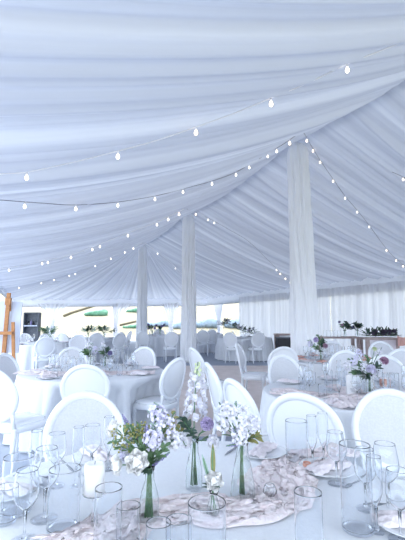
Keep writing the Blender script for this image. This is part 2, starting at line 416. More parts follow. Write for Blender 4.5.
# ------------------------------------------------------------------ chairs
def make_chair():
    t = thing('oval_back_chair', '-', 'chair')
    def sup(r, n, wf, wb, dp, z):
        out = []
        for i in range(n):
            a = 2 * PI * i / n; c, s = math.cos(a), math.sin(a); e = 2 / 3.6
            x = math.copysign(abs(c) ** e, c); y = math.copysign(abs(s) ** e, s)
            w = (wf + wb) / 2 + (wf - wb) / 2 * y
            out.append((x * w * r, y * dp * r, z))
        return out
    def stack(rings, n):
        v = []; f = []
        for r in rings: v += r
        for k in range(len(rings) - 1):
            for i in range(n):
                j = (i + 1) % n; f.append((k * n + i, k * n + j, (k + 1) * n + j, (k + 1) * n + i))
        f.append(tuple(range(n))[::-1]); f.append(tuple((len(rings) - 1) * n + i for i in range(n)))
        mb = MB(); mb.add(v, f); return mb
    n = 40
    stack([sup(.95, n, .235, .205, .225, .395), sup(1, n, .235, .205, .225, .405), sup(1, n, .235, .205, .225, .45), sup(.96, n, .235, .205, .225, .458)], n).build('seat_frame', 'chair', t)
    stack([sup(.93, n, .235, .205, .225, .455), sup(.95, n, .235, .205, .225, .475), sup(.85, n, .235, .205, .225, .49), sup(.5, n, .235, .205, .225, .497), sup(.1, n, .235, .205, .225, .499)], n).build('seat', 'plate', t)
    for sx in (-1, 1):
        mb = MB(); tube(mb, [(sx * .19, .175, .44), (sx * .19, .175, .36), (sx * .19, .175, .355), (sx * .192, .178, .2), (sx * .194, .18, 0)], [.026, .026, .021, .018, .012], 10); mb.build('leg', 'chair', t)
        mb = MB(); tube(mb, [(sx * .172, -.18, .44), (sx * .172, -.185, .3), (sx * .178, -.215, .12), (sx * .185, -.25, 0)], [.024, .021, .018, .014], 10); mb.build('leg', 'chair', t)
    ta = math.radians(12); A, B, TC = .248, .258, .305
    def bp(s, tt, off):      # back-plane coordinates; off > 0 towards the sitter
        y = -.205 - math.sin(ta) * tt + math.cos(ta) * off + .045 * (s / .25) ** 2
        z = .445 + math.cos(ta) * tt + math.sin(ta) * off
        return (s, y, z)
    prof = []  # closed moulding profile (radial inset, offset)
    for q in [(0, 0), (.004, .012), (.014, .019), (.030, .020), (.040, .013), (.046, .010), (.046, -.010), (.040, -.013), (.030, -.020), (.014, -.019), (.004, -.012)]: prof.append(q)
    m = 64; v = []; f = []; L = len(prof)
    for i in range(m):
        a = 2 * PI * i / m
        for ins, off in prof: v.append(bp((A - ins) * math.cos(a), TC + (B - ins) * math.sin(a), off))
    for i in range(m):
        for k in range(L): f.append((i * L + k, ((i + 1) % m) * L + k, ((i + 1) % m) * L + (k + 1) % L, i * L + (k + 1) % L))
    mb = MB(); mb.add(v, f); mb.build('back_frame', 'chair', t)
    def panel(name, mat, off0, dome):
        v = [bp(0, TC, off0 + dome)]; f = []; rs = [.15, .35, .55, .75, .9, 1.0]
        for r in rs:
            for i in range(m):
                a = 2 * PI * i / m; d = off0 + dome * (1 - r ** 4)
                v.append(bp((A - .044) * r * math.cos(a), TC + (B - .044) * r * math.sin(a), d))
        for i in range(m):
            j = (i + 1) % m; f.append((0, 1 + i, 1 + j))
            for k in range(len(rs) - 1): f.append((1 + k * m + i, 1 + (k + 1) * m + i, 1 + (k + 1) * m + j, 1 + k * m + j))
        mb = MB(); mb.add(v, f); mb.build(name, mat, t)
    panel('back_cushion', 'upholstery', .004, .016)
    panel('back_panel', 'plate', -.004, -.006)
    for sx in (-1, 1):
        mb = MB(); tube(mb, [bp(sx * .17, -.02, 0), bp(sx * .168, .06, 0), bp(sx * .178, .135, 0)], [.022, .018, .02], 10); mb.build('back_post', 'chair', t)
    return t
chair0 = make_chair(); used = [False]
def chair(px, top, label, face, d=None, group=None, dz=0):
    """px, top: where the top of its back shows; face: the point on the floor it is turned towards"""
    global chair0
    p = at(px, top, d) if d else on(px, top, .985)
    fx, fy = face[0] - p.x, face[1] - p.y; l = math.hypot(fx, fy); fx /= l; fy /= l
    c = (p.x + fx * .315, p.y + fy * .315, .0); rz = math.atan2(-fx, fy)
    for q in range(30):      # keep clear of the tables: at most a third of the seat goes under the cloth
        for T, r in TABLES:
            v = Vector((c[0] - T[0], c[1] - T[1]))
            lim = r + (-.02 if p.y < 6 else .12)
            if v.length < lim: v = v.normalized() * lim; c = (T[0] + v.x, T[1] + v.y, 0)
        for cc, _ in CHAIRS:
            v = Vector((c[0] - cc[0], c[1] - cc[1]))
            m_ = .56 if p.y > 6 else .50
            if v.length < m_: v = v.normalized() * m_; c = (cc[0] + v.x, cc[1] + v.y, 0)
    if on_panel(c): c = (c[0], c[1], .012)
    CHAIRS.append((c, rz))
    if not used[0]:
        used[0] = True; chair0.location = c; chair0.rotation_euler = (0, 0, rz); chair0['label'] = label
        if group: chair0['group'] = group
        return chair0
    return dup(chair0, c, rz, label, group)
def on_panel(c): return -.9 < c[0] < 2.1 and 5.2 < c[1] < 12.6

# ------------------------------------------------------------------ tablecloths
TZ = .76
def cloth_table(cx, cy, r, label, seed, amp=.06):
    f = n1(seed, [(.5, 1.4), (.5, .7)]); mb = MB(); n = 240; PL = []
    rows = [(0.02, TZ, 0), (.3, TZ, 0), (.6, TZ, 0), (.85, TZ, 0), (.985, TZ, 0), (.998, TZ - .004, 0), (1.004, TZ - .015, .05), (1.008, TZ - .06, .2), (1.015, TZ - .15, .45), (1.03, TZ - .3, .75), (1.045, TZ - .5, 1), (1.06, .02, 1.15)]
    v = []; fc = []
    for k, (q, z, w) in enumerate(rows):
        for i in range(n):
            th = 2 * PI * i / n
            pl = abs(math.sin(11 * th + 1.5 * f(th * 1.0))) ** .8 - .5 + .5 * math.sin(23 * th + 2 * f(th + 3))
            rr = r * q + amp * w * pl
            v.append((rr * math.cos(th), rr * math.sin(th), z)); PL.append(amp * w * pl)
    for k in range(len(rows) - 1):
        for i in range(n):
            j = (i + 1) % n; fc.append((k * n + i, k * n + j, (k + 1) * n + j, (k + 1) * n + i))
    fc.append(tuple(range(n))[::-1]); mb.add(v, fc)
    o = mb.build('tablecloth', 'tablecloth'); o.location = (cx, cy, 0)
    if on_panel((cx, cy)): o.location.z = .0
    CLOTHS.append((o, PL))
    return tag(o, label, 'tablecloth')
CLOTHS = []; CHAIRS = []
T0, T1, T2, T3 = (-.05, 1.50), (-1.42, 5.40), (1.50, 3.95), (2.15, 6.85)
cloth_table(*T0, .915, 'white cloth on the nearest round table, carrying the big flower vases', 1)
cloth_table(*T1, .915, 'white floor-length tablecloth on the left round table behind the tall-backed chairs', 2)
cloth_table(*T2, .915, 'white tablecloth on the right round table with the table number card', 3)
cloth_table(*T3, .76, 'white tablecloth on the round table right in front of the nearest draped pole', 4)
F1, F2, F3, F4, F5 = (-4.55, 11.4), (-3.8, 14.0), (-1.65, 16.3), (1.5, 14.6), (.0, 18.0)
cloth_table(*F1, .85, 'white tablecloth on the far round table just right of the easel', 5)
cloth_table(*F2, .9, 'white tablecloth on the far round table in line with the green hillside thicket', 6)
cloth_table(*F3, .9, 'white tablecloth on the far round table between the two farther draped poles', 7)
cloth_table(*F4, .95, 'white tablecloth on the far round table under the leafy garland', 8)
cloth_table(*F5, .9, 'white tablecloth on the farthest round table, right of the middle draped pole', 9)
TABLES = [(T0, .915), (T1, .915), (T2, .915), (T3, .76), (F1, .85), (F2, .9), (F3, .9), (F4, .95), (F5, .9)]
# chairs -- near
chair(83, 393, 'white chair with grey oval cushion facing the camera across the nearest table, left', T0)
chair(388, 390, 'white chair with large grey oval cushion facing the camera at the lower right edge', (.75, .6))
chair(299, 394, 'white chair seen from behind, its oval back just behind the tall clear hurricane glass', (1.45, 4.1))
chair(233, 380, 'white chair tilted in view behind the right-hand white flowers, turned to the right table', (1.62, 3.75))
chair(207, 363, 'white chair seen almost edge-on beside the tip of the snapdragon', (1.4, 4.6))
chair(179, 358, 'white chair turned three-quarters, its grey oval back left of the snapdragon', (-1.6, 5.6))
chair(85, 365, 'white chair seen from behind, drawn up to the front of the left table', (-1.35, 5.4))
chair(-8, 369, 'white chair cut by the left edge, its seat and leg in view', (-1.2, 5.4))
chair(14, 353.5, 'white chair with grey oval top in front of the easel', (-1.2, 5.3))
chair(76, 348.5, 'white chair behind the left table, just left of its flower vases', T1)
chair(141, 347.5, 'white chair behind the right end of the left table', T1)
chair(192, 349, 'white chair small behind the snapdragon tip, at the foot of the middle draped pole', (1.2, 6.9))
chair(237, 343, 'white chair in side view with its seat to the right, on the beige aisle', (1.95, 6.85), 7.3)
chair(281, 355, 'white chair at the far left of the right table, nearest of the nested pair', T2)
chair(277, 346.5, 'white chair in the nested pair, its arch just above the nearer one', (1.2, 9))
chair(345, 348.5, 'white chair left of the flowers on the right table, cushion facing the camera', T2, 5.72)
chair(385, 355.5, 'white chair behind the mauve flowers on the right table', T2)
chair(402, 349, 'white chair cut by the right edge, behind the right table', (2.2, 4.6))
chair(380, 341, 'white chair with oval back in front of the garland table', (3.2, 7.0), 8.2)
chair(332, 340.5, 'white chair behind the flowers of the table in front of the nearest draped pole', T3, 8.3)
# chairs -- far
chair(46, 335.5, 'white chair seen from behind at the right of the far table by the easel', F1, 10.0)
chair(27, 333.5, 'white chair behind the far table by the easel', F1, 12.2)
chair(37, 334, 'white chair on the right behind the far table by the easel', F1, 12.4)
chair(79, 335, 'far chair with grey oval cushion showing above the left table flowers', (-3.3, 10.2), 11.3)
chair(64, 334, 'far white chair left of the grey-cushioned one, under the tied curtain', F2, 12.9)
chair(97, 333, 'far white chair behind the white flowers of the left table', F2, 12.7)
chair(109, 332, 'far white chair left of the side pole with the swept curtain', F2, 13.6)
chair(121, 332, 'far white chair in three-quarter view by the swept curtain pole', F2, 12.8)
chair(131, 331, 'far white chair left of the farthest draped pole', F2, 14.6)
chair(142, 331.5, 'far white chair right under the farthest draped pole', F3, 14.3)
chair(172, 331.5, 'far white chair with slim legs in view left of the middle draped pole', F3, 13.6)
chair(160, 330, 'far white chair behind the dark sprigs between the two farther poles', F3, 16.9)
chair(203, 330, 'far white chair edge-on just right of the middle draped pole', F5, 15.6)
chair(212, 330, 'far white chair left of the front-facing one by the leafy garland', F5, 16.3)
chair(229.5, 331, 'far white chair seen from behind in front of the leafy garland', F4, 13.2)
chair(258.5, 331, 'far white chair seen from behind right of the leafy garland', F4, 13.3)

# the cloth skirts give way to the seats pushed under the tables
for o, PL in CLOTHS:
    for c, rz in CHAIRS:
        if math.hypot(c[0] - o.location.x, c[1] - o.location.y) > 1.6: continue
        cr, sr = math.cos(rz), math.sin(rz)
        for vt in o.data.vertices:
            if vt.co.z > TZ - .05: continue
            x, y = vt.co.x + o.location.x - c[0], vt.co.y + o.location.y - c[1]
            lx, ly = x * cr + y * sr, -x * sr + y * cr
            if abs(lx) < .38 and -.45 < ly < .28:
                k = min(1, (.38 - abs(lx)) / .1) * min(1, (TZ - .05 - vt.co.z) / .12)
                ly += (.28 - .8 * PL[vt.index] - ly) * k
                vt.co.x = lx * cr - ly * sr + c[0] - o.location.x; vt.co.y = lx * sr + ly * cr + c[1] - o.location.y
# ------------------------------------------------------------------ tableware prototypes
def gl_profile(r_bowl, z0, z1, r_rim, w=.0014, n=7, belly=.45):
    out = []
    for k in range(n + 1):
        t = k / n; z = z0 + (z1 - z0) * t
        r = r_bowl * math.sin(min(1, t / belly) * PI / 2) ** .7 if t < belly else r_bowl + (r_rim - r_bowl) * ((t - belly) / (1 - belly)) ** 1.3
        out.append((max(r, .004), z))
    out.insert(-1, (out[-1][0], out[-1][1] - .003))
    inner = [(max(r - w, .002), z + (w if k else 2 * w)) for k, (r, z) in enumerate(out[:-2])] + [(out[-1][0] - w, out[-1][1] - .003), (out[-1][0] - w, out[-1][1] - .0006)]
    return out[:-1] + [(out[-1][0], out[-1][1] - .0006), (out[-1][0] - w / 2, out[-1][1])] + inner[::-1]
def stemmed(name, h, r, rim, stem, n=22, cat='wine glass'):
    t = thing(name, '-', cat)
    mb = MB(); lathe(mb, gl_profile(r, stem, h, rim), n); mb.build('bowl', 'glass', t)
    mb = MB(); tube(mb, [(0, 0, .006), (0, 0, .02), (0, 0, stem * .5), (0, 0, stem + .004)], [.009, .0045, .0035, .006], 10); mb.build('stem', 'glass', t)
    mb = MB(); lathe(mb, [(.001, 0), (r * .95, 0), (r * .97, .002), (r * .6, .004), (.008, .008)], n); mb.build('foot', 'thin_glass', t)
    return t
def cylinder_glass(name, r, h, cat, n=28, w=.0016):
    t = thing(name, '-', cat)
    mb = MB(); lathe(mb, [(r * .97, .0), (r - .0006, .003), (r, .006), (r, .008), (r, h * .3), (r, h * .7), (r, h - .004), (r, h - .001), (r - w * .5, h), (r - w, h - .001), (r - w, h - .004), (r - w, h * .7), (r - w, h * .3), (r - w, .014), (r - w, .010), (r - w - .001, .0095)], n); mb.build('glass_wall', 'glass', t)
    mb = MB(); lathe(mb, [(.001, 0), (r * .9, 0), (r * .97, 0.0), (r * .975, .001), (r - w - .0005, .009), (r - w - .002, .010), (r * .8, .010), (.001, .010)], n); mb.build('glass_base', 'thin_glass', t)
    return t
FAR = -400
protos = []
def proto(t): protos.append(t); t.location = (0, 0, 0); return t
wine = proto(stemmed('wine_glass', .21, .040, .033, .085))
wine_big = proto(stemmed('wine_glass', .235, .046, .036, .095))
flute = proto(stemmed('champagne_flute', .235, .025, .023, .075, cat='champagne flute'))
tumbler = proto(cylinder_glass('tumbler', .036, .115, 'tumbler'))
hurr = proto(cylinder_glass('hurricane_glass', .052, .19, 'candle glass'))
hurr_tall = proto(cylinder_glass('hurricane_glass', .050, .27, 'candle glass'))
hurr_slim = proto(cylinder_glass('hurricane_glass', .040, .19, 'candle glass'))
def make_plate():
    t = thing('dinner_plate', '-', 'plate')
    mb = MB(); lathe(mb, [(.001, .004), (.055, .002), (.06, 0), (.075, .002), (.085, .006), (.125, .016), (.127, .018), (.124, .019), (.085, .010), (.075, .007), (.001, .006)], 36); mb.build('plate', 'plate', t)
    return t
plate = proto(make_plate())
def make_napkin(mat, seed):
    rr = random.Random(seed); f = n1(seed, [(.5, .5), (.4, .23)]); mb = MB()
    def fn(i, j):
        x, y = (i - .5) * .10, (j - .5) * .24
        bulge = .030 * (1 - (2 * i - 1) ** 4) * (1 - .5 * (2 * j - 1) ** 4)
        pin = 1 - .55 * math.exp(-((j - .45) / .13) ** 2)
        return (x * pin * (1 + .3 * f(j)), y, .004 + bulge * (.6 + .4 * abs(math.sin(9 * i * pin + 2 * f(j)))))
    grid(mb, fn, 24, 16)
    n = 24 * 17; o = mb.build('napkin', mat)
    return o
def make_cutlery(kind):
    mb = MB()
    if kind == 'knife':
        mb2 = [(0, -.11, .003), (0, -.02, .004), (0, 0, .003), (.002, .06, .002), (.001, .11, .002)]; tube(mb, mb2, [.006, .006, .004, .008, .002], 8)
    else:
        tube(mb, [(0, -.10, .003), (0, 0, .004), (0, .04, .004), (0, .055, .006), (0, .095, .004)], [.006, .0035, .003, .012, .010], 8)
    for i, q in enumerate(mb.v): mb.v[i] = (q[0], q[1], max(.0005, min(.005, q[2])))
    return mb.build(kind, 'steel')
napk = make_napkin('napkin', 3); napb = make_napkin('blush', 4); tag(napk, '-', 'napkin'); tag(napb, '-', 'napkin')
knife = make_cutlery('knife'); fork = make_cutlery('fork'); tag(knife, '-', 'knife'); tag(fork, '-', 'fork')
protos += [napk, napb, knife, fork]
def put(pr, px, py, label, group=None, sc=1, z=TZ, rz=None):
    p = on(px, py, z + .002)
    return dup(pr, p, R.uniform(0, 6) if rz is None else rz, label, group, sc)
def putw(pr, x, y, label, group=None, sc=1, z=TZ + .002, rz=None):
    return dup(pr, (x, y, z), R.uniform(0, 6) if rz is None else rz, label, group, sc)
# nearest table, glass by glass (base point in the photo)
for pr, px, py, lab in [
    (hurr, 63, 529, 'clear hurricane cylinder with an empty wide mouth left of the pillar candle'),
    (hurr, 16, 512, 'clear wide-mouthed hurricane glass below the leg of the chair at the left edge'),
    (tumbler, 5, 522, 'clear straight glass cut by the left edge, in front of the wide-mouthed one'),
    (flute, 34, 492, 'clear champagne flute right of the white chair leg at left'),
    (flute, 77, 486, 'clear champagne flute in front of the left chair cushion, left of the candle'),
    (wine, 91, 474, 'clear wine glass rising right behind the pillar candle'),
    (flute, 108, 470, 'clear champagne flute beside the left white roses, before the left chair frame'),
    (wine_big, 44, 519, 'clear wine glass between the flute and the hurricane cylinder at left'),
    (wine, 24, 540, 'clear wine glass at the lower left corner'),
    (wine, 55, 486, 'clear wine glass in front of the left chair frame, behind the hurricane cylinder'),
    (hurr_slim, 107, 556, 'clear cylinder at the bottom edge right of the pillar candle'),
    (tumbler, 128, 545, 'clear tumbler at the bottom edge under the left white roses'),
    (hurr, 297, 461, 'clear hurricane cylinder standing before the white chair back at right centre'),
    (flute, 313, 468, 'clear champagne flute right beside the hurricane cylinder at right centre'),
    (flute, 324, 464, 'clear champagne flute second to the right of the hurricane cylinder at right centre'),
    (hurr_slim, 310, 562, 'clear slim cylinder at the bottom edge in front of the copper votive'),
    (hurr_tall, 358, 530, 'tall clear hurricane cylinder at the lower right'),
    (wine_big, 388, 512, 'clear wine glass in front of the chair cushion at the right edge'),
    (wine, 367, 509, 'clear wine glass inside the view of the tall hurricane cylinder'),
    (flute, 377, 532, 'clear champagne flute right of the tall hurricane cylinder'),
    (wine, 401, 540, 'clear wine glass cut by the lower right edge'),
    (wine, 337, 484, 'clear wine glass left of the tall hurricane cylinder, over the cutlery'),
    (hurr, 207, 577, 'clear wide cylinder at the bottom edge under the small bud vase'),
    (tumbler, 178, 562, 'clear tumbler at the bottom edge left of the wide cylinder'),
    (tumbler, 158, 566, 'clear tumbler at the bottom edge below the left vase')]:
    put(pr, px, py, lab)
# places on the nearest table: plates, napkins, cutlery
for ang, lab, pl in [(128, 'in front of the left grey-cushioned chair', 1), (62, 'in front of the white chair back at right', 1), (35, 'in front of the chair at the lower right edge', 1), (165, 'at the left end of the nearest table', 1), (-5, 'at the right end of the nearest table', 1)]:
    a = math.radians(ang); c, s = math.cos(a), math.sin(a); r = .75
    x, y = T0[0] + r * c, T0[1] + r * s
    putw(plate, x, y, 'white dinner plate ' + lab)
    putw(napk, x, y, 'pale blush napkin on the plate ' + lab, None, 1, TZ + .012, a - PI / 2)
    for kk, off in ((knife, .155), (fork, -.155)):
        putw(kk, x - s * off, y + c * off, ('steel knife beside the plate ' if kk is knife else 'steel fork beside the plate ') + lab, None, 1, TZ + .0015, a + PI / 2)
# other tables
def settings(T, r, n, where, gname, nk, rot=0, glasses=(True, True, True), skip=()):
    for k in range(n):
        if k in skip: continue
        a = rot + 2 * PI * k / n; c, s = math.cos(a), math.sin(a); q = r - .17
        x, y = T[0] + q * c, T[1] + q * s
        putw(plate, x, y, 'white dinner plate set ' + where, 'plates ' + gname)
        putw(nk, x, y, ('pale blush napkin on a plate ' if nk is napk else 'coral blush napkin on a plate ') + where, 'napkins ' + gname, 1, TZ + .012, a - PI / 2)
        for g, (pr, da, dr) in enumerate([(wine, .25, .36), (flute, -.02, .40), (tumbler, -.27, .36)]):
            if not glasses[g]: continue
            b = a + da + R.uniform(-.04, .04); rr = r - dr + R.uniform(-.03, .03)
            putw(pr, T[0] + rr * math.cos(b), T[1] + rr * math.sin(b), ['clear wine glass ', 'clear champagne flute ', 'clear tumbler '][g] + where, ['wine glasses ', 'flutes ', 'tumblers '][g] + gname)
settings(T1, .915, 8, 'around the left round table', 'on the left table', napk, .3)
settings(T2, .915, 8, 'around the right round table', 'on the right table', napk, .1)
settings(T3, .76, 8, 'around the table before the nearest draped pole', 'on the pole table', napb, .2)
for T, w, g in ((F1, 'on the far table by the easel', 'on the easel-side far table'), (F2, 'on the far table below the hillside thicket', 'on the thicket-side far table'),
                (F3, 'on the far table between the two farther draped poles', 'on the far table between poles'), (F4, 'on the far table under the leafy garland', 'on the garland-side far table'), (F5, 'on the farthest round table past the middle pole', 'on the farthest table')):
    settings(T, .86, 6, w, g, napk, .2, (True, True, False))

# extra clear cylinders round the centre of the left and right tables
for T, where, g in ((T1, 'by the flowers of the left table', 'candle glasses on the left table'), (T2, 'by the flowers of the right table', 'candle glasses on the right table')):
    for k in range(5):
        a = .6 + k * 1.26; putw(hurr_slim, T[0] + .3 * math.cos(a), T[1] + .3 * math.sin(a), 'clear slim candle cylinder ' + where, g)

# ------------------------------------------------------------------ candles, votive, card
def candle(px, py, h_st, rc, hc, label, lab2):
    p = on(px, py, TZ + .002)
    t = thing('candlestick', label, 'candle holder', p)
    mb = MB(); lathe(mb, [(.001, 0), (.04, 0), (.041, .003), (.012, .010), (.006, .02), (.0055, h_st - .012), (.012, h_st - .004), (.036, h_st - .002), (.037, h_st), (.001, h_st)], 24); mb.build('candle_base', 'glass', t)
    c = thing('pillar_candle', lab2, 'candle', p + Vector((0, 0, h_st + .001)))
    mb = MB(); lathe(mb, [(.001, 0), (rc, 0), (rc, hc - .004), (rc - .004, hc), (rc - .010, hc - .002), (.001, hc - .005)], 28); mb.build('wax', 'wax', c)
    mb = MB(); tube(mb, [(0, 0, hc - .006), (.001, 0, hc + .006)], .0012, 6); mb.build('wick', 'black', c)
candle(93, 527, .105, .034, .097, 'clear glass stem holding up the white pillar candle', 'white pillar candle on a clear stem at the left of the nearest table')
candle(352, 391, .11, .034, .085, 'clear stem behind the table number card', 'white pillar candle above the table number card on the right table')
p = on(307, 469, TZ + .002); t = thing('votive_cup', 'small copper votive cup on the blush gauze near the hurricane cylinder', 'candle holder', p)
mb = MB(); lathe(mb, [(.001, 0), (.014, 0), (.019, .012), (.018, .030), (.016, .030), (.016, .012), (.001, .010)], 18); mb.build('cup', 'copper', t)
mb = MB(); lathe(mb, [(.001, .010), (.015, .012), (.015, .022), (.001, .023)], 14); mb.build('wax', 'wax', t)
p = on(384, 387, TZ + .002); t = thing('votive_cup', 'small copper votive cup right of the flower vase on the right table', 'candle holder', p)
mb = MB(); lathe(mb, [(.001, 0), (.03, 0), (.042, .02), (.040, .075), (.037, .075), (.037, .02), (.001, .012)], 18); mb.build('cup', 'copper', t)
mb = MB(); lathe(mb, [(.001, .012), (.035, .02), (.035, .045), (.001, .046)], 14); mb.build('wax', 'wax', t)
# globe glass
p = on(270, 498, TZ + .002); t = thing('globe_votive', 'tiny clear globe votive on the blush gauze right of the right-hand vase', 'candle holder', p)
mb = MB(); lathe(mb, gl_profile(.027, .001, .05, .018, .002, 10, .5), 24); mb.build('globe', 'glass', t)
# number card
p = on(354, 396, TZ + .002); t = thing('table_number_card', 'small white framed table number card below the candle on the right table', 'card', p, .08)
w, h = .058, .175
mb = MB(); box(mb, (-w, 0, .004), (w, .004, h)); mb.build('card', 'card', t, False)
for a, b in (((-w - .006, -.004, 0), (-w, .008, h + .006)), ((w, -.004, 0), (w + .006, .008, h + .006)), ((-w, -.004, h), (w, .008, h + .006)), ((-w, -.004, 0), (w, .008, .006))):
    mb = MB(); box(mb, a, b); mb.build('frame_edge', 'wire_white', t, False)
mb = MB()
for zz, ww in ((.12, .03), (.105, .02), (.06, .034), (.05, .028), (.04, .022)): box(mb, (-ww, -.0015, zz), (ww, 0, zz + .004))
mb.build('printed_lines', 'ink', t, False)

# ------------------------------------------------------------------ gauze runners
def runner(path, width, label, seed, zoff=.003, amp=.03, mat='gauze', nu=150, nv=34):
    f = n1(seed, [(.5, .38), (.4, .21), (.15, .11)]); g = n1(seed + 1, [(.5, .31), (.35, .17)]); h = n1(seed + 2, [(.6, .12), (.4, .06)])
    P = [Vector(p) for p in path]; L = [0]
    for k in range(len(P) - 1): L.append(L[-1] + (P[k + 1] - P[k]).length)
    def pos(s):
        k = 0
        while k < len(P) - 2 and s > L[k + 1]: k += 1
        t = (s - L[k]) / (L[k + 1] - L[k])
        p0, p1, p2, p3 = P[max(k - 1, 0)], P[k], P[k + 1], P[min(k + 2, len(P) - 1)]
        return .5 * ((2 * p1) + (p2 - p0) * t + (2 * p0 - 5 * p1 + 4 * p2 - p3) * t * t + (3 * p1 - p0 - 3 * p2 + p3) * t ** 3)
    mb = MB()
    def fn(i, j):
        s = i * L[-1]; c = pos(s); tn = (pos(min(L[-1], s + .02)) - pos(max(0, s - .02))).normalized(); sd = Vector((tn.y, -tn.x, 0)).normalized()
        y = (j - .5) * width * (1 + .35 * f(s))
        p = c + sd * (y + .02 * g(s + 2 * j)) + tn * .015 * h(j * .8 + s * .4)
        ph = 8.0 * j + 1.7 * f(s * .45) + 1.1 * g(s * .35 + j * .1)
        fold = (.5 + .5 * math.sin(ph)) ** 1.3 * .75 + (.5 + .5 * math.sin(1.9 * ph + 1.4 * g(s * .4) + 1)) * .25
        fold *= .62 + .38 * math.sin(7 * s + 2.4 * j + 1.5 * f(s * .5))
        edge = min(1, 5 * j, 5 * (1 - j)) ** .6
        z = zoff + amp * fold * (.25 + .75 * edge) + .008 * (1 + h(s + j * .3)) * edge
        return (p.x, p.y, p.z + max(.002, z))
    grid(mb, fn, nu, nv)
    return tag(mb.build('gauze_runner', mat), label, 'table runner')
def pathp(pts, z=TZ): return [on(a, b, z) for a, b in pts]
runner(pathp([(52, 552), (82, 538), (112, 530), (150, 512), (190, 506), (225, 512), (262, 506), (268, 482), (286, 464), (312, 458), (345, 450)]), .21, 'crumpled blush gauze runner winding across the nearest table', 11, amp=.015, nu=260)
runner(pathp([(150, 520), (200, 512), (240, 514), (285, 508), (300, 490), (290, 470)]), .13, 'second loose fold of blush gauze below the small bud vase', 15, amp=.015, nu=160)
v0 = Vector((T2[0], T2[1], TZ))
runner([v0 + Vector((-.86, -.1, 0)), v0 + Vector((-.5, -.25, 0)), v0 + Vector((-.1, -.3, 0)), v0 + Vector((.3, -.2, 0)), v0 + Vector((.8, .1, 0))], .22, 'crumpled blush gauze runner across the right table', 21, amp=.035)
runner(pathp([(330, 418), (342, 402), (350, 394)]) if False else [v0 + Vector((-.35, -.80, 0)), v0 + Vector((-.28, -.55, 0)), v0 + Vector((-.16, -.30, 0)), v0 + Vector((-.1, .2, 0))], .26, 'blush gauze runner falling toward the front edge of the right table below the number card', 25, amp=.04)
v1 = Vector((T1[0], T1[1], TZ))
runner([v1 + Vector((-.85, -.12, 0)), v1 + Vector((-.4, -.3, 0)), v1 + Vector((.1, -.25, 0)), v1 + Vector((.82, -.2, 0))], .3, 'blush gauze runner along the front of the left table', 31, amp=.035)
v3 = Vector((T3[0], T3[1], TZ))
runner([v3 + Vector((-.8, .0, 0)), v3 + Vector((-.2, -.25, 0)), v3 + Vector((.3, -.2, 0)), v3 + Vector((.8, .0, 0))], .28, 'blush gauze runner on the table before the nearest draped pole', 35, amp=.03)

# ------------------------------------------------------------------ vases and flowers
def vase(px, py, r, h, neck, label, flare=False):
    p = on(px, py, TZ + .002)
    return vase_at(p, r, h, neck, label, flare)
def vase_at(p, r, h, neck, label, flare=False, group=None):
    t = thing('bud_vase', label, 'vase', p, 0, group); w = .0025
    o = [(r, .012), (r, .02), (r, h * .35), (r * .85, h * .5), (neck, h * .72), (neck * .92, h * .88), (neck * 1.15, h)]
    if flare: o = [(r, .012), (r * .998, .02), (r * .97, h * .2), (r * .75, h * .5), (neck * 1.05, h * .8), (neck, h * .9), (neck * 1.2, h)]
    mb = MB(); lathe(mb, o + [(a - w, b) for a, b in o[::-1]], 26); mb.build('glass_wall', 'vase_glass', t)
    mb = MB(); lathe(mb, [(.001, 0), (r * .85, 0), (r * .97, .004), (r, .0118)], 26); mb.build('glass_base', 'thin_glass', t)
    return p
def petal(mb, o, x, y, z, ang, L, Wd, tilt, cup, nl=4, nw=4, curl=0):
    """petal from o: radial direction at ang, rising by tilt (0 = flat, 90 = upright)"""
    rd = x * math.cos(ang) + y * math.sin(ang); sd = z.cross(rd)
    def fn(i, j):
        tl = tilt + curl * i * i; u = L * i
        s = (j - .5) * Wd * (math.sin(PI * (.13 + .80 * i)) ** .75)
        q = o + rd * (u * math.cos(tl)) + z * (u * math.sin(tl)) + sd * s
        k = cup * ((2 * j - 1) ** 2) * Wd * (.3 + i)
        return q + (z * math.cos(tl) - rd * math.sin(tl)) * k
    grid(mb, fn, nl, nw)
def rose_mesh(c, axis, r, rnd):
    mb = MB(); x, y, z = basis(axis); c = Vector(c); o = c - z * r * .75
    ball(mb, c - z * r * .1, r * .42, 10, 8, (1, 1, 1.1), .05, rnd)
    for n, L, Wd, tilt, cup, off in [(3, 1.15, .8, 84, .25, .10), (4, 1.25, .95, 76, .22, .18), (5, 1.25, 1.2, 66, .34, .24), (6, 1.25, 1.3, 54, .34, .28), (6, 1.15, 1.3, 38, .30, .26)]:
        for k in range(n):
            a = 2 * PI * k / n + rnd.uniform(-.15, .15) + n
            rd = x * math.cos(a) + y * math.sin(a)
            petal(mb, o + rd * off * r, x, y, z, a, L * r, Wd * r * 1.2, math.radians(tilt + rnd.uniform(-4, 4)), cup, 8, 6, -.35)
    return mb
def floret(mb, c, ax, r, rnd, n=5, tilt=.35):
    x, y, z = basis(ax)
    for k in range(n): petal(mb, Vector(c), x, y, z, 2 * PI * k / n + rnd.random() * .4, r, r * 1.05, tilt + rnd.uniform(-.2, .3), .1, 2, 2)
def ruffle_mesh(c, axis, r, rnd):
    mb = MB(); x, y, z = basis(axis); c = Vector(c); ball(mb, c, r * .55, 10, 8, (1, 1, .8), .1, rnd)
    for k in range(46):
        a = k * 2.4; e = math.asin(1 - 1.25 * k / 46) if k < 46 else 0
        d = (x * math.cos(a) + y * math.sin(a)) * math.cos(e) + z * math.sin(e)
        xx, yy, zz = basis(d)
        for q in range(2): petal(mb, c + d * r * .35, xx, yy, zz, rnd.random() * 6.28, r * .62, r * .5, math.radians(60), .25, 2, 3, -.5)
    return mb
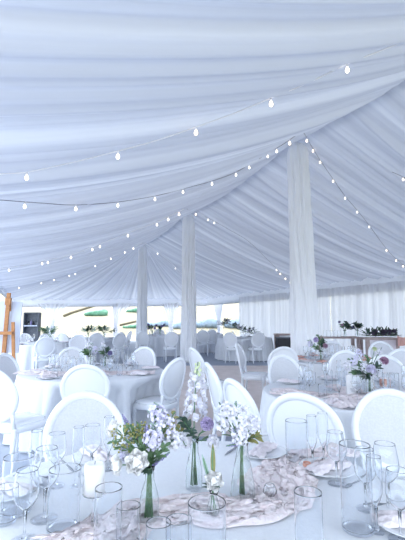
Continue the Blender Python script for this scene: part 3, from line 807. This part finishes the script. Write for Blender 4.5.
def leaf(mb, o, d, up, L, Wd):
    d = Vector(d).normalized(); sd = d.cross(Vector(up)).normalized(); nn = sd.cross(d)
    def fn(i, j):
        s = (j - .5) * Wd * (math.sin(PI * (.03 + .94 * i)) ** .8)
        return Vector(o) + d * (L * i) + sd * s + nn * (abs(j - .5) * Wd * .25 - .18 * L * i * i)
    grid(mb, fn, 5, 2)
def curve(p0, p1, bend, rnd, n=7):
    m = (p0 + p1) / 2 + Vector((rnd.uniform(-bend, bend), rnd.uniform(-bend, bend), bend * .6))
    return [p0 * (1 - t) ** 2 + m * 2 * t * (1 - t) + p1 * t * t for t in [k / n for k in range(n + 1)]]
SEED = [100]
def flower(kind, base, neck, head, size, label, mat=None, group=None, leaves=1, leafmat='leaf', axis=None, stem_r=.0022, leaf_l=.05):
    """one cut flower: its stem runs from inside the vase through the neck to the head"""
    SEED[0] += 1; rnd = random.Random(SEED[0]); base, neck, head = Vector(base), Vector(neck), Vector(head)
    nm = {'rose': 'rose', 'stock': 'stock_flower', 'snap': 'snapdragon', 'ruffle': 'carnation', 'sprig': 'leaf_sprig', 'berry': 'berry_sprig', 'lavender': 'lavender_sprig', 'blade': 'foliage_stalk', 'daisy': 'spray_flower'}[kind]
    cat = 'greenery' if kind in ('sprig', 'berry', 'blade') else 'flower'
    t = thing(nm, label, cat, base, 0, group)
    L = lambda p: Vector(p) - base
    pts = [L(base)] + [L(q) for q in curve(neck, head, .012, rnd)]
    # smooth lower stem
    mb = MB(); tube(mb, pts, stem_r, 6); mb.build('stem', 'stem', t)
    hd = L(head); ax = axis or ((hd - L(neck)).normalized() + Vector((0, -.4, .1)))
    if kind == 'rose': rose_mesh(hd, ax, size, rnd).build('bloom', mat or 'rose', t)
    elif kind == 'ruffle': ruffle_mesh(hd, ax, size, rnd).build('bloom', mat or 'mauve', t)
    elif kind in ('stock', 'daisy'):
        mb = MB(); n = 84 if kind == 'stock' else 22
        for k in range(n):
            d = Vector((rnd.gauss(0, 1), rnd.gauss(0, 1) - .3, rnd.gauss(0, 1) + .2)).normalized()
            q = hd + Vector((d.x * size, d.y * size * .8, d.z * size * (1.25 if kind == 'stock' else .8))) * (.55 + .45 * rnd.random())
            floret(mb, q, d + Vector((0, -.5, .2)), (.0082 if kind == 'stock' else .011) * max(1, size / .045), rnd)
        mb.build('blossoms', mat or 'white_flower', t)
        mb = MB()
        for k in range(8):
            d = Vector((rnd.gauss(0, 1), rnd.gauss(0, 1), rnd.gauss(0, .6))).normalized(); tube(mb, [hd - Vector((0, 0, size)), hd + d * size * .6], .0012, 5)
        mb.build('stalks', 'stem', t)
    elif kind == 'snap':
        lo = L(neck) + (hd - L(neck)) * .25; mb = MB(); mg = MB(); n = 40
        for k in range(n):
            u = k / n; p = lo.lerp(hd, u); a = k * 2.4; r = size * (1 - .72 * u ** 1.3)
            d = Vector((math.cos(a), math.sin(a), .25)).normalized()
            if u < .76:
                q = p + d * r; floret(mb, q, d + Vector((0, 0, .2)), .023 * (1 - .3 * u), rnd, 5, .7)
                floret(mb, q + d * .006, d + Vector((0, 0, -.5)), .018 * (1 - .3 * u), rnd, 4, .5)
            else: ball(mg, p + d * r * .8, .0085 * (1.5 - u), 7, 5, (1, 1, 1.35), .1, rnd)
        mb.build('blossoms', mat or 'white_flower', t); mg.build('buds', 'lime', t)
    elif kind == 'berry':
        mb = MB()
        for k in range(60):
            d = Vector((rnd.gauss(0, 1), rnd.gauss(0, .7), rnd.gauss(0, .8)))
            d = d * min(1, 1.6 / d.length); ball(mb, hd + d * size * .6, rnd.uniform(.003, .0048), 6, 4)
        mb.build('berry_head', mat or 'olive', t)
        mb = MB()
        for k in range(16):
            d = Vector((rnd.gauss(0, 1), rnd.gauss(0, 1), rnd.gauss(0, .8))).normalized(); leaf(mb, hd + d * size * .3, d, (0, 0, 1), .028, .012)
        mb.build('leaves', 'leaf', t)
    elif kind == 'lavender':
        mb = MB(); d0 = (hd - L(neck)).normalized()
        for k in range(26):
            u = k / 26; p = hd - d0 * size * (1 - u) ; a = k * 2.4
            x, y, z = basis(d0); ball(mb, p + (x * math.cos(a) + y * math.sin(a)) * .005 * (1.2 - u), .0026 * (1.3 - .5 * u), 6, 4)
        mb.build('blossoms', mat or 'purple', t)
    elif kind == 'blade':
        mb = MB(); leaf(mb, L(neck).lerp(hd, .25), hd - L(neck), (0, -1, .2), (hd - L(neck)).length * .85, size); mb.build('leaf', mat or leafmat, t)
    if kind == 'sprig':
        mb = MB(); d0 = (hd - L(neck)).normalized(); x, y, z = basis(d0); n = leaves if leaves > 2 else 10
        for k in range(n):
            u = .35 + .65 * k / n; p = L(neck).lerp(hd, u); a = k * 2.4
            leaf(mb, p, x * math.cos(a) + y * math.sin(a) * .6 + z * .7 + Vector((0, -.2, 0)), (0, -.5, 1), size * rnd.uniform(.75, 1.2), size * .5)
        mb.build('leaves', leafmat, t)
    elif leaves and kind not in ('blade', 'lavender', 'berry'):
        for k in range(leaves):
            mb = MB(); u = .35 + .35 * k / max(1, leaves); p = L(neck).lerp(hd, u); a = rnd.random() * 6.28
            leaf(mb, p, Vector((math.cos(a), math.sin(a) * .6 - .3, .35)), (0, 0, 1), leaf_l, leaf_l * .42); mb.build('leaf', leafmat, t)
    return t

VA = vase(149, 521, .034, .185, .0165, 'clear bottle vase under the left white roses')
VB = vase(194, 489, .034, .20, .018, 'clear bottle vase holding the tall snapdragon')
VC = vase(214, 517, .026, .085, .015, 'short clear bud vase with the single low white rose')
VD = vase(243, 498, .048, .215, .021, 'clear flared vase crossed by green stems, under the right-hand white flowers', True)
def fl(kind, vz, h, px, py, dd, size, label, **kw):
    """a flower of vase vz (height h) with its head at photo point px,py and depth offset dd"""
    rnd = random.Random(px * 7 + py); hd = at(px, py, vz.y + dd)
    off = Vector((rnd.uniform(-.014, .014), rnd.uniform(-.01, .01), .014)); nk = vz + Vector((rnd.uniform(-.006, .006), rnd.uniform(-.006, .006), h * .93))
    return flower(kind, vz + off, nk, hd, size, label, **kw)
A = (VA, .185)
fl('rose', *A, 136.5, 462, -.06, .032, 'open white rose at the front of the left bouquet', axis=Vector((.1, -1, .35)))
fl('rose', *A, 116, 465, -.02, .027, 'white rose turned sideways, leftmost low in the left bouquet', axis=Vector((-.9, -.4, -.1)))
fl('rose', *A, 112, 428, .03, .024, 'white rose at the upper left of the left bouquet', axis=Vector((-.7, -.4, .5)))
fl('berry', *A, 124, 438, .0, .05, 'olive green berry cluster above the left white roses')
fl('berry', *A, 140, 432, .02, .038, 'smaller olive berry cluster right of the first one, left bouquet')
fl('stock', *A, 163, 428, .03, .042, 'lilac-white stock flower at the right of the left bouquet', mat='lilac')
fl('stock', *A, 152, 440, .0, .03, 'small lilac stock flower beside the open white rose', mat='lilac')
fl('stock', *A, 173, 440, .05, .026, 'small pale stock flower low at the right of the left bouquet')
fl('sprig', *A, 158, 404, .05, .042, 'pale green leafy sprig at the top of the left bouquet', leafmat='leaf_pale')
fl('sprig', *A, 112, 440, .0, .03, 'green leafy sprig pointing left out of the left bouquet')
fl('sprig', *A, 148, 470, -.03, .025, 'dark green leafy sprig hanging at the vase neck of the left bouquet', leafmat='leaf_dark')
fl('sprig', *A, 143, 446, -.01, .035, 'green leafy sprig in the middle of the left bouquet')
fl('sprig', *A, 175, 412, .06, .035, 'olive-green leafy sprig between the left bouquet and the snapdragon', leafmat='olive')
fl('lavender', *A, 122, 414, .03, .035, 'dark lavender sprig tip at the top left of the left bouquet')
fl('lavender', *A, 162, 458, -.02, .04, 'lavender sprig drooping right of the open white rose')
fl('lavender', *A, 147, 424, .0, .04, 'lavender sprig between the berry clusters and the lilac stock', mat='purple')
fl('lavender', *A, 170, 452, .0, .04, 'lavender sprig low beside the middle vase, left bouquet', mat='purple')
fl('stock', *A, 157, 414, .04, .03, 'pale lilac stock flower at the top of the left bouquet', mat='lilac')
fl('stock', *A, 126, 452, .02, .022, 'small lilac stock flower between the two lower white roses', mat='lilac')
fl('sprig', *A, 166, 446, .0, .032, 'green leafy sprig under the lilac stock flower, left bouquet', leafmat='leaf')
fl('sprig', *A, 130, 424, .02, .03, 'green leafy sprig above the olive berries', leafmat='leaf')
fl('sprig', *A, 150, 456, -.02, .03, 'green leafy sprig right behind the open white rose', leafmat='leaf')
B = (VB, .20)
fl('snap', *B, 198, 362, .02, .037, 'tall white snapdragon spire with green buds at its tip')
fl('ruffle', *B, 207, 424, -.06, .031, 'mauve ruffled carnation low in front of the snapdragon')
fl('sprig', *B, 181, 418, .0, .042, 'dark green broad leafy sprig left of the snapdragon', leafmat='leaf_dark')
fl('sprig', *B, 191, 430, -.05, .036, 'dark green leafy sprig under the mauve carnation', leafmat='leaf_dark')
fl('sprig', *B, 172, 424, .02, .034, 'olive leafy sprig arching left from the snapdragon vase', leafmat='olive')
fl('stock', *B, 186, 440, -.02, .026, 'small white stock flower left of the mauve carnation')
fl('stock', *B, 213, 442, -.04, .022, 'small white stock flower right below the mauve carnation')
Cc = (VC, .085)
fl('rose', *Cc, 214, 481, -.01, .027, 'single white rose low in the short bud vase', axis=Vector((0, -1, .45)), leaves=3, leafmat='leaf_dark', leaf_l=.04)
fl('blade', *Cc, 213, 448, .04, .018, 'upright olive leaf blade behind the low white rose', mat='olive')
fl('blade', *Cc, 203, 458, .03, .014, 'pale green leaf blade left of the olive one behind the low white rose', mat='leaf_pale')
D = (VD, .215)
fl('stock', *D, 240, 418, -.02, .046, 'full white stock flower at the centre of the right-hand bouquet')
fl('stock', *D, 227, 412, .0, .032, 'white stock flower at the left of the right-hand bouquet')
fl('stock', *D, 253, 424, -.01, .030, 'white stock flower at the right of the right-hand bouquet')
fl('stock', *D, 240, 436, -.03, .030, 'white stock flower hanging lowest in the right-hand bouquet')
fl('sprig', *D, 259, 436, .0, .034, 'green leafy sprig at the right of the right-hand bouquet', leafmat='olive')
fl('sprig', *D, 236, 401, .02, .022, 'pale green sprig at the top of the right-hand bouquet', leafmat='leaf_pale')
fl('lavender', *D, 219, 402, .02, .045, 'thin lavender sprig rising left of the right-hand bouquet', mat='leaf_dark')
fl('lavender', *D, 226, 446, -.03, .05, 'purple lavender sprig low at the left of the right-hand bouquet')
fl('lavender', *D, 233, 428, -.04, .04, 'purple lavender sprig in the middle of the right-hand bouquet')
fl('daisy', *D, 222, 425, -.02, .028, 'loose white spray flower between the carnation and the right-hand bouquet')
# right table bouquet
VE = vase(370, 393, .042, .17, .028, 'clear vase with purple and white flowers on the right table')
E = (VE, .17)
fl('ruffle', *E, 384, 361, -.05, .046, 'pink-purple ruffled bloom at the right of the right table bouquet', mat='pink')
fl('ruffle', *E, 371, 369, -.08, .048, 'pale lavender ruffled bloom low in the right table bouquet', mat='lilac')
fl('stock', *E, 359, 355, .0, .045, 'lilac stock flower at the upper left of the right table bouquet', mat='lilac')
fl('stock', *E, 347, 366, -.03, .035, 'white stock flower at the far left of the right table bouquet')
fl('stock', *E, 378, 352, .02, .035, 'pale stock flower near the top of the right table bouquet')
fl('ruffle', *E, 374.5, 349, -.02, .024, 'lime green round bloom at the top of the right table bouquet', mat='lime')
fl('lavender', *E, 382, 347, .0, .08, 'purple sprig sticking up at the right of the right table bouquet')
for k, (a, b, m) in enumerate([(362, 362, 'leaf'), (352, 372, 'leaf'), (366, 376, 'leaf_dark'), (378, 366, 'leaf_dark'), (368, 357, 'leaf'), (358, 372, 'leaf_dark')]):
    fl('sprig', *E, a, b, -.03, .06, ['green leafy sprig in the upper middle', 'green leafy sprig at the lower left', 'dark leafy sprig below the lavender bloom', 'dark leafy sprig beside the pink-purple bloom', 'green leafy sprig near the top', 'dark leafy sprig right of the white candle'][k] + ' of the right table bouquet', leafmat=m, stem_r=.003)
fl('stock', *E, 364, 366, -.05, .036, 'white stock flower in the middle of the right table bouquet')
fl('stock', *E, 354, 362, -.02, .034, 'pale lilac stock flower above the white candle, right table bouquet', mat='lilac')
fl('stock', *E, 377, 374, -.04, .03, 'small white stock flower low at the right of the right table bouquet')
fl('sprig', *E, 348, 358, .0, .05, 'thin green sprig at the upper left of the right table bouquet', stem_r=.003)
# pole table bouquet
VG = vase(321, 361, .04, .16, .03, 'clear vase of mixed flowers before the nearest draped pole'); G = (VG, .16)
fl('ruffle', *G, 316, 340, -.05, .05, 'mauve bloom at the left of the bouquet before the nearest draped pole', mat='mauve')
fl('ruffle', *G, 325, 346, -.06, .05, 'dusty pink bloom low in the bouquet before the nearest draped pole', mat='pink')
fl('stock', *G, 310, 344, .0, .05, 'pale lilac stock flower at the left of the bouquet before the nearest draped pole', mat='lilac')
fl('sprig', *G, 318, 335, 0, .09, 'green sprig on top of the bouquet before the nearest draped pole', stem_r=.003)
fl('sprig', *G, 324, 341, -.03, .09, 'dark green sprig at the right of the bouquet before the nearest draped pole', leafmat='leaf_dark', stem_r=.003)
fl('sprig', *G, 316, 347, -.06, .08, 'green sprig low in the bouquet before the nearest draped pole', stem_r=.003)
fl('sprig', *G, 308, 340, .02, .06, 'thin green sprig leaning left out of the bouquet before the nearest draped pole', leafmat='leaf_pale', stem_r=.003)
# left table bouquets
VH = vase(90, 367.5, .04, .16, .03, 'clear vase with green and white flowers, left of the pair on the left table'); Hh = (VH, .16)
VI = vase(105, 367, .04, .16, .03, 'clear vase with dark greenery, right of the pair on the left table'); I = (VI, .16)
fl('stock', *Hh, 89, 345, 0, .055, 'white stock flower on top of the left vase, left table')
fl('stock', *Hh, 95, 350, -.04, .045, 'lilac stock flower right in the left vase, left table', mat='lilac')
fl('sprig', *Hh, 87, 353, -.05, .075, 'green sprig low in the left vase, left table', stem_r=.003)
fl('sprig', *Hh, 91, 343, .0, .06, 'pale green sprig high in the left vase, left table', leafmat='leaf_pale', stem_r=.003)
fl('sprig', *Hh, 84, 350, -.02, .07, 'green sprig leaning left in the left vase, left table', stem_r=.003)
fl('stock', *I, 103, 346, 0, .05, 'white stock flower in the right vase, left table')
fl('sprig', *I, 108, 349, -.03, .08, 'dark sprig in the right vase, left table', leafmat='leaf_dark', stem_r=.003)
fl('sprig', *I, 102, 352, -.05, .07, 'green sprig in the right vase, left table', stem_r=.003)
fl('ruffle', *I, 110, 353, -.05, .038, 'deep purple bloom in the right vase, left table', mat='purple')

# sprigs and garlands on the far tables
def far_bouquet(px, py, d, h, lab, mats, n=5, spread=.2, sz=.12):
    b = at(px, py, d); b.z = TZ + .002
    vase_at(b, .05, .18, .035, 'clear vase ' + lab)
    for k in range(n):
        rnd = random.Random(int(px * 13 + k)); hd = b + Vector((rnd.uniform(-spread, spread), rnd.uniform(-.1, .05), h * rnd.uniform(.65, 1.0)))
        m = mats[k % len(mats)]
        flower('sprig' if m.startswith('leaf') or m == 'olive' else 'ruffle', b + Vector((0, 0, .015)), b + Vector((rnd.uniform(-.02, .02), 0, .17)), hd, sz if m.startswith('leaf') or m == 'olive' else .06,
               ('leafy sprig ' if m.startswith('leaf') or m == 'olive' else 'round bloom ') + lab, mat=None if m.startswith('leaf') else m, group='flowers ' + lab, leafmat=m if m.startswith('leaf') else 'leaf', stem_r=.005)
far_bouquet(50, 340, F1[1] + .1, .45, 'on the far table by the easel', ['leaf_pale', 'olive', 'leaf_dark'], 5, .3)
far_bouquet(88, 337, F2[1] - .1, .42, 'on the far thicket-side table, left', ['leaf_dark', 'leaf_pale'], 5, .3)
far_bouquet(104, 337, F2[1] + .1, .40, 'on the far thicket-side table, right', ['leaf_pale', 'leaf', 'leaf_dark'], 6, .4)
far_bouquet(152, 338, F3[1], .42, 'left on the far table between the poles', ['purple', 'leaf_dark', 'purple'], 5, .16)
far_bouquet(160, 338, F3[1] - .1, .46, 'right on the far table between the poles', ['purple', 'leaf_dark', 'purple'], 5, .16)
# leafy garland on the far right table
def garland(pts, r, n, mat, name, label, extra=None, wid=.09):
    rnd = random.Random(len(label)); t = thing(name, label, 'garland', pts[0])
    P = [Vector(p) - Vector(pts[0]) for p in pts]
    mb = MB(); tube(mb, P, .012, 6); mb.build('vine', 'stem', t)
    mb = MB()
    for k in range(n):
        u = rnd.random() * (len(P) - 1); i = min(int(u), len(P) - 2); p = P[i].lerp(P[i + 1], u - i)
        d = Vector((rnd.gauss(0, 1), rnd.gauss(0, 1) - .2, abs(rnd.gauss(0, .9)))).normalized()
        leaf(mb, p + d * r * rnd.random(), d, (0, 0, 1), wid * rnd.uniform(.8, 1.6), wid * .55)
    mb.build('leaves', mat, t)
    if extra:
        for k in range(12):
            u = rnd.random() * (len(P) - 1); i = min(int(u), len(P) - 2); p = P[i].lerp(P[i + 1], u - i) + Vector((rnd.uniform(-r, r), -r * .7, r * rnd.uniform(.3, 1)))
            ruffle_mesh(p, (0, -1, .4), r * .38, rnd).build('bloom', extra, t)
    return t
g0 = [at(a, b, F4[1] - .1) for a, b in [(221, 326), (226, 323), (232, 325), (238, 329), (244, 331), (252, 333), (258, 337)]]
for p in g0: p.z = max(p.z, TZ + .05)
garland(g0, .14, 170, 'leaf_dark', 'leafy_garland', 'dark leafy garland arching over the far table left of the closed curtains', 'white_flower', .10)

# ------------------------------------------------------------------ easel and board
def easel():
    d = 6.6
    b = at(9, 352, d); b.z = 0
    t = thing('wooden_easel', 'orange wooden easel at the left edge, carrying a blank pale board', 'easel', b)
    L = lambda px, py, dd=0: at(px, py, d + dd) - b
    def bar(name, p, q, w, th=.02):
        p, q = Vector(p), Vector(q); mb = MB(); a = (q - p).normalized(); x = a.cross(Vector((0, 1, 0))).normalized() * w / 2; y = Vector((0, 1, 0)) * th / 2
        v = [p - x - y, p + x - y, p + x + y, p - x + y, q - x - y, q + x - y, q + x + y, q - x + y]
        mb.add(v, [(3, 2, 1, 0), (4, 5, 6, 7), (0, 1, 5, 4), (1, 2, 6, 5), (2, 3, 7, 6), (3, 0, 4, 7)]); return mb.build(name, 'wood', t, False)
    top = L(9, 293, 0); low = L(4, 350, 0); k = low + (low - top) * ((low.z) / (top.z - low.z)); k.z = 0
    bar('mast', k, top, .06, .03)
    bar('mast_clamp', L(8.6, 298, -.03), L(8.0, 305, -.03), .085, .05)
    r0 = L(13, 322, -.04); r1 = L(13.4, 352, -.04); e = r1 + (r1 - r0) * (r1.z / (r0.z - r1.z)); e.z = 0
    bar('leg', e, r0, .05)
    l0 = Vector((2 * top.x - r0.x - .35, r0.y, r0.z)); bar('leg', Vector((l0.x - .1, l0.y, 0)), l0, .05)
    bar('leg', Vector((top.x - .1, .75, 0)), top + Vector((0, .02, -.15)), .05)
    z = L(0, 333, -.07).z; bar('shelf', Vector((L(-14, 333, -.09).x, -.10, z)), Vector((L(13.5, 333, -.09).x, -.10, z)), .05, .10)
    o = MB(); tl, tr, br, bl = L(-24, 299, .08), L(22.3, 302, .08), L(18.2, 353, .04), L(-22, 353, .04)
    th = Vector((0, .02, 0)); v = [tl, tr, br, bl, tl + th, tr + th, br + th, bl + th]
    o.add([q + b for q in v], [(0, 1, 2, 3)[::-1], (4, 5, 6, 7), (0, 4, 5, 1), (1, 5, 6, 2), (2, 6, 7, 3), (3, 7, 4, 0)])
    tag(o.build('display_board', 'board', None, False), 'large blank pale blue-white board resting on the wooden easel', 'board')
easel()

# ------------------------------------------------------------------ right-hand furniture
def ftable(name, x0, x1, y0, y1, h, label, mat='wood_dark', front=None, cat='table'):
    cx, cy = (x0 + x1) / 2, (y0 + y1) / 2; t = thing(name, label, cat, (cx, cy, 0)); w, dp = (x1 - x0) / 2, (y1 - y0) / 2
    mb = MB(); box(mb, (-w, -dp, h - .05), (w, dp, h)); mb.build('table_top', mat, t, False)
    for sx in (-1, 1):
        for sy in (-1, 1):
            mb = MB(); x, y = sx * (w - .06), sy * (dp - .06); box(mb, (x - .045, y - .045, 0), (x + .045, y + .045, h - .05)); mb.build('leg', mat, t, False)
    if front:
        mb = MB(); box(mb, (-w + .1, -dp + .03, .08), (w - .1, -dp + .06, h - .05)); mb.build('front_panel', front, t, False)
    return t
a, b = at(319, 337, 12.6), at(361, 337, 12.6)
ftable('serving_table', a.x, b.x, 12.6, 13.2, a.z, 'brown wooden serving table against the curtains right of the nearest draped pole', 'wood_dark')
stz = a.z
for k, (px, lab, hh) in enumerate([(345, 'left vase of dark flowers on the wooden serving table', .5), (357.5, 'right vase of dark flowers on the wooden serving table', .42)]):
    p = at(px, 337, 12.85); p.z = stz + .001; vase_at(p, .06, .2, .045, 'clear ' + lab.split(' of ')[0] + ' on the wooden serving table')
    for q in range(7):
        rnd = random.Random(q + 31 * k); hd = p + Vector((rnd.uniform(-.2, .2), rnd.uniform(-.12, .05), hh * rnd.uniform(.55, 1)))
        m = ['leaf_dark', 'purple', 'leaf_dark', 'leaf', 'pink', 'leaf_dark', 'leaf_dark'][q]
        flower('ruffle' if m in ('purple', 'pink') else 'sprig', p + Vector((0, 0, .02)), p + Vector((rnd.uniform(-.02, .02), 0, .19)), hd, .05 if m in ('purple', 'pink') else .13,
               ('dark round bloom' if m in ('purple', 'pink') else 'dark leafy sprig') + ' in the ' + lab, mat=m if m in ('purple', 'pink') else None, group='flowers in the ' + lab, leafmat=m, stem_r=.005)
for k in range(5):
    p = at(325 + k * 3.6, 337, 12.85); dup(hurr, (p.x, p.y, stz + .001), 0, 'clear candle cylinder in the row at the left of the wooden serving table', 'candle cylinders on the serving table')
a, b = at(366, 338, 11.2), at(400, 338, 11.2)
ftable('sweetheart_table', a.x, b.x, 11.2, 11.8, a.z, 'brown wooden head table topped by the long dark flower garland', 'wood_dark', 'napkin')
gp = [at(px, 335, 11.4) for px in (366, 371, 376, 381, 386, 391, 396)]
for p in gp: p.z = a.z + .05
garland(gp, .17, 220, 'leaf_dark', 'flower_garland', 'long dark plum and green flower garland on the head table at right', 'plum', .10)
t = thing('drape_swag', 'terracotta cloth swag at the right end of the head table', 'cloth', at(400, 340, 11.1)); bz = t.location.copy()
mb = MB(); grid(mb, lambda i, j: (.35 * i - .1, -.05 - .03 * math.sin(12 * i + 2 * j), .12 - .28 * j * (1 - .5 * i) - .05 * math.sin(3 * i)), 24, 10); mb.build('cloth', 'blush', t)
# dark bar left of the nearest pole
a, b = at(276.5, 334, 14.5), at(300, 334, 14.5)
ftable('bar_counter', a.x, b.x, 14.5, 15.1, a.z, 'low bar with wooden top left of the nearest draped pole', 'wood_dark', 'card')
t = thing('equipment_case', 'black equipment case in front of the wooden-topped bar', 'case', at(284, 352, 14.2)); t.location.z = 0
hz1 = at(0, 338, 14.2).z; hz0 = at(0, 344, 14.2).z
mb = MB(); box(mb, (-.25, -.15, 0), (.25, .15, hz1)); mb.build('case_body', 'black', t, False)
mb = MB(); box(mb, (-.27, -.17, hz1), (.27, .17, hz1 + .03)); mb.build('case_lid', 'dark', t, False)

# ------------------------------------------------------------------ string lights
def hit(px, py, side, f=.95):
    r = ray(px, py)
    for k in range(10, 4000):
        t = k * .01; p = Vector((r.x * t, r.y * t, H + r.z * t)); q = p - P1; a = q.x * U.x + q.y * U.y; pp = q.x * V.x + q.y * V.y
        if a > A3:
            top = tp(A3, 0, RIDGE); e = EL; l = a - A3; fr = max(abs(pp) / HW, l / 11.0); z = RIDGE + (EL - RIDGE) * min(1.2, fr) - .25 * 4 * fr * max(0, 1 - fr)
        else:
            fr = abs(pp) / HW; z = ridge_z(a) + ((EL if pp < 0 else ER) - ridge_z(a)) * fr - .3 * 4 * fr * (1 - fr)
        if p.z >= z: return Vector((r.x * t * f, r.y * t * f, H + r.z * t * f))
    return Vector((r.x * 20, r.y * 20, H + r.z * 20))
def bulb_mesh(c, s, mat, t, tilt):
    c = Vector(c)
    mb = MB(); lathe(mb, [(.001, 0), (.013 * s, 0), (.015 * s, -.02 * s), (.014 * s, -.045 * s), (.001, -.046 * s)], 10, c); so = mb.build('socket', 'wire_white', t)
    mb = MB(); lathe(mb, [(.012 * s, -.045 * s), (.018 * s, -.06 * s), (.027 * s, -.085 * s), (.026 * s, -.105 * s), (.014 * s, -.122 * s), (.001, -.126 * s)], 12, c); mb.build('bulb', mat, so)
def strand(pts, bulbs, label, wire='wire_white', f=.95, s=1.0, r=.006):
    P = [hit(a, b, 0, f) for a, b in pts]; org = P[0].copy(); t = thing('string_lights', label, 'string lights', org)
    Q = []
    for k in range(len(P) - 1):
        p0, p1, p2, p3 = P[max(k - 1, 0)], P[k], P[k + 1], P[min(k + 2, len(P) - 1)]
        for q in range(8):
            u = q / 8; Q.append(.5 * ((2 * p1) + (p2 - p0) * u + (2 * p0 - 5 * p1 + 4 * p2 - p3) * u * u + (3 * p1 - p0 - 3 * p2 + p3) * u ** 3) - org)
    Q.append(P[-1] - org)
    mb = MB(); tube(mb, Q, r, 6); mb.build('wire', wire, t)
    for px, py, m in bulbs:
        # nearest wire point to that photo position
        best = min(Q, key=lambda q: (proj(q + org)[0] - px) ** 2 + (proj(q + org)[1] - py) ** 2)
        bulb_mesh(best, s * .66, m, t, 0)
    return t
def proj(p):
    x = p.x; y = p.y; z = p.z - H
    fw = y * math.cos(TH) + z * math.sin(TH); up = -y * math.sin(TH) + z * math.cos(TH)
    return 202.5 + F * x / fw, 270 - F * up / fw
b, w = 'bulb', 'bulb_warm'
strand([(-30, 176), (0, 174), (27, 172), (70, 163), (118, 151), (158, 140), (196, 127), (235, 113), (271, 98), (310, 82), (347, 64), (380, 51), (415, 37)],
       [(27, 172, b), (118, 151, b), (196, 127, w), (271, 98, w), (347, 64, b)], 'white string of bulbs crossing the ceiling highest, left edge to upper right', f=.96, s=1.0)
strand([(-30, 198), (0, 200), (40, 203), (76, 205), (118, 202), (155, 196), (183, 189), (212, 181), (236, 172), (262, 157), (285, 143), (299, 133)],
       [(23, 202, b), (76, 205, w), (118, 202, b), (155, 196, b), (183, 190, b), (212, 182, b), (236, 172, b), (249, 165, b), (267, 153, b), (276, 148, b), (290, 139, w)], 'string of bulbs sagging from the left edge to the top of the nearest draped pole', 'wire_dark', s=1.0, f=.955)
strand([(-20, 272), (0, 269), (25, 265), (48, 260), (71, 255), (100, 244), (128, 233), (157, 222), (184, 209)],
       [(10, 267, b), (41, 261, b), (49, 260, b), (71, 255, w), (92, 247, b), (100, 244, b), (128, 233, b), (157, 222, b), (168, 216, b), (180, 211, w)], 'string of bulbs sagging from the left edge to the top of the middle draped pole', s=1.2, r=.008)
strand([(-10, 291), (10, 288), (35, 283), (60, 277), (83, 270), (100, 262), (122, 252), (142, 243)],
       [(18, 286, b), (40, 281, b), (55, 278, b), (69, 274, b), (76, 271, b), (95, 264, b), (110, 258, b), (126, 250, b), (134, 246, b)], 'lowest string of small bulbs from the left edge to the farthest draped pole', s=1.2, r=.009, f=.965)
strand([(304, 133), (312, 147), (320, 160), (333, 179), (345, 196), (357, 210), (369, 225), (382, 243), (394, 257), (410, 270)],
       [(309, 136, w), (313, 148, w), (320, 160, w), (333, 180, w), (345, 196, b), (357, 210, b), (369, 225, b), (387, 249, w), (397, 259, w), (403, 265, w)], 'dark string of bulbs running down right from the nearest draped pole to the curtain wall', 'wire_dark', s=.9, f=.975)
strand([(187, 209), (197, 213), (210, 219), (228, 229), (248, 241), (266, 258), (282, 274), (293, 284)],
       [(196, 212, w), (210, 216, b), (212, 224, b), (281, 273, w), (275, 268, b), (289, 281, w), (284, 277, w)], 'string of bulbs running from the middle draped pole down behind the nearest one', 'wire_dark', s=1.1, f=.975)
strand([(392, 172), (405, 178), (425, 190)], [(404, 177, w), (420, 187, b)], 'short length of string lights at the right edge, high on the ceiling', 'wire_dark', s=.9, f=.975)
strand([(145, 243), (156, 251), (170, 262), (182, 274)], [(158, 252, b), (176, 268, b)], 'short string of bulbs from the farthest draped pole to behind the middle one', s=1.3, r=.008, f=.97)

# remove the prototypes of the tableware (their copies stand on the tables)
for pr in protos:
    for ch in list(pr.children): bpy.data.objects.remove(ch)
    bpy.data.objects.remove(pr)

# ------------------------------------------------------------------ light
w = bpy.data.worlds.new('world'); bpy.context.scene.world = w; w.use_nodes = True; nt = w.node_tree; nt.nodes.clear()
out = nt.nodes.new('ShaderNodeOutputWorld'); bg = nt.nodes.new('ShaderNodeBackground')
bg.inputs['Color'].default_value = (.77, .87, 1.0, 1); bg.inputs['Strength'].default_value = 2.6
nt.links.new(bg.outputs[0], out.inputs['Surface'])
sun = bpy.data.lights.new('sun', 'SUN'); sun.energy = 5; sun.angle = .02; sun.color = (1, .97, .93)
so = bpy.data.objects.new('sun', sun); C.objects.link(so)
d = Vector((.35, -.75, -1.0)); so.rotation_euler = d.to_track_quat('-Z', 'Y').to_euler()
sc = bpy.context.scene
sc.view_settings.view_transform = 'Standard'; sc.view_settings.look = 'None'; sc.view_settings.gamma = 1; sc.view_settings.use_curve_mapping = False
sc.view_settings.exposure = .57
cy = sc.cycles; cy.max_bounces = 32; cy.diffuse_bounces = 5; cy.glossy_bounces = 8; cy.transparent_max_bounces = 40; cy.transmission_bounces = 24
cy.caustics_reflective = False; cy.caustics_refractive = True; cy.sample_clamp_indirect = 8
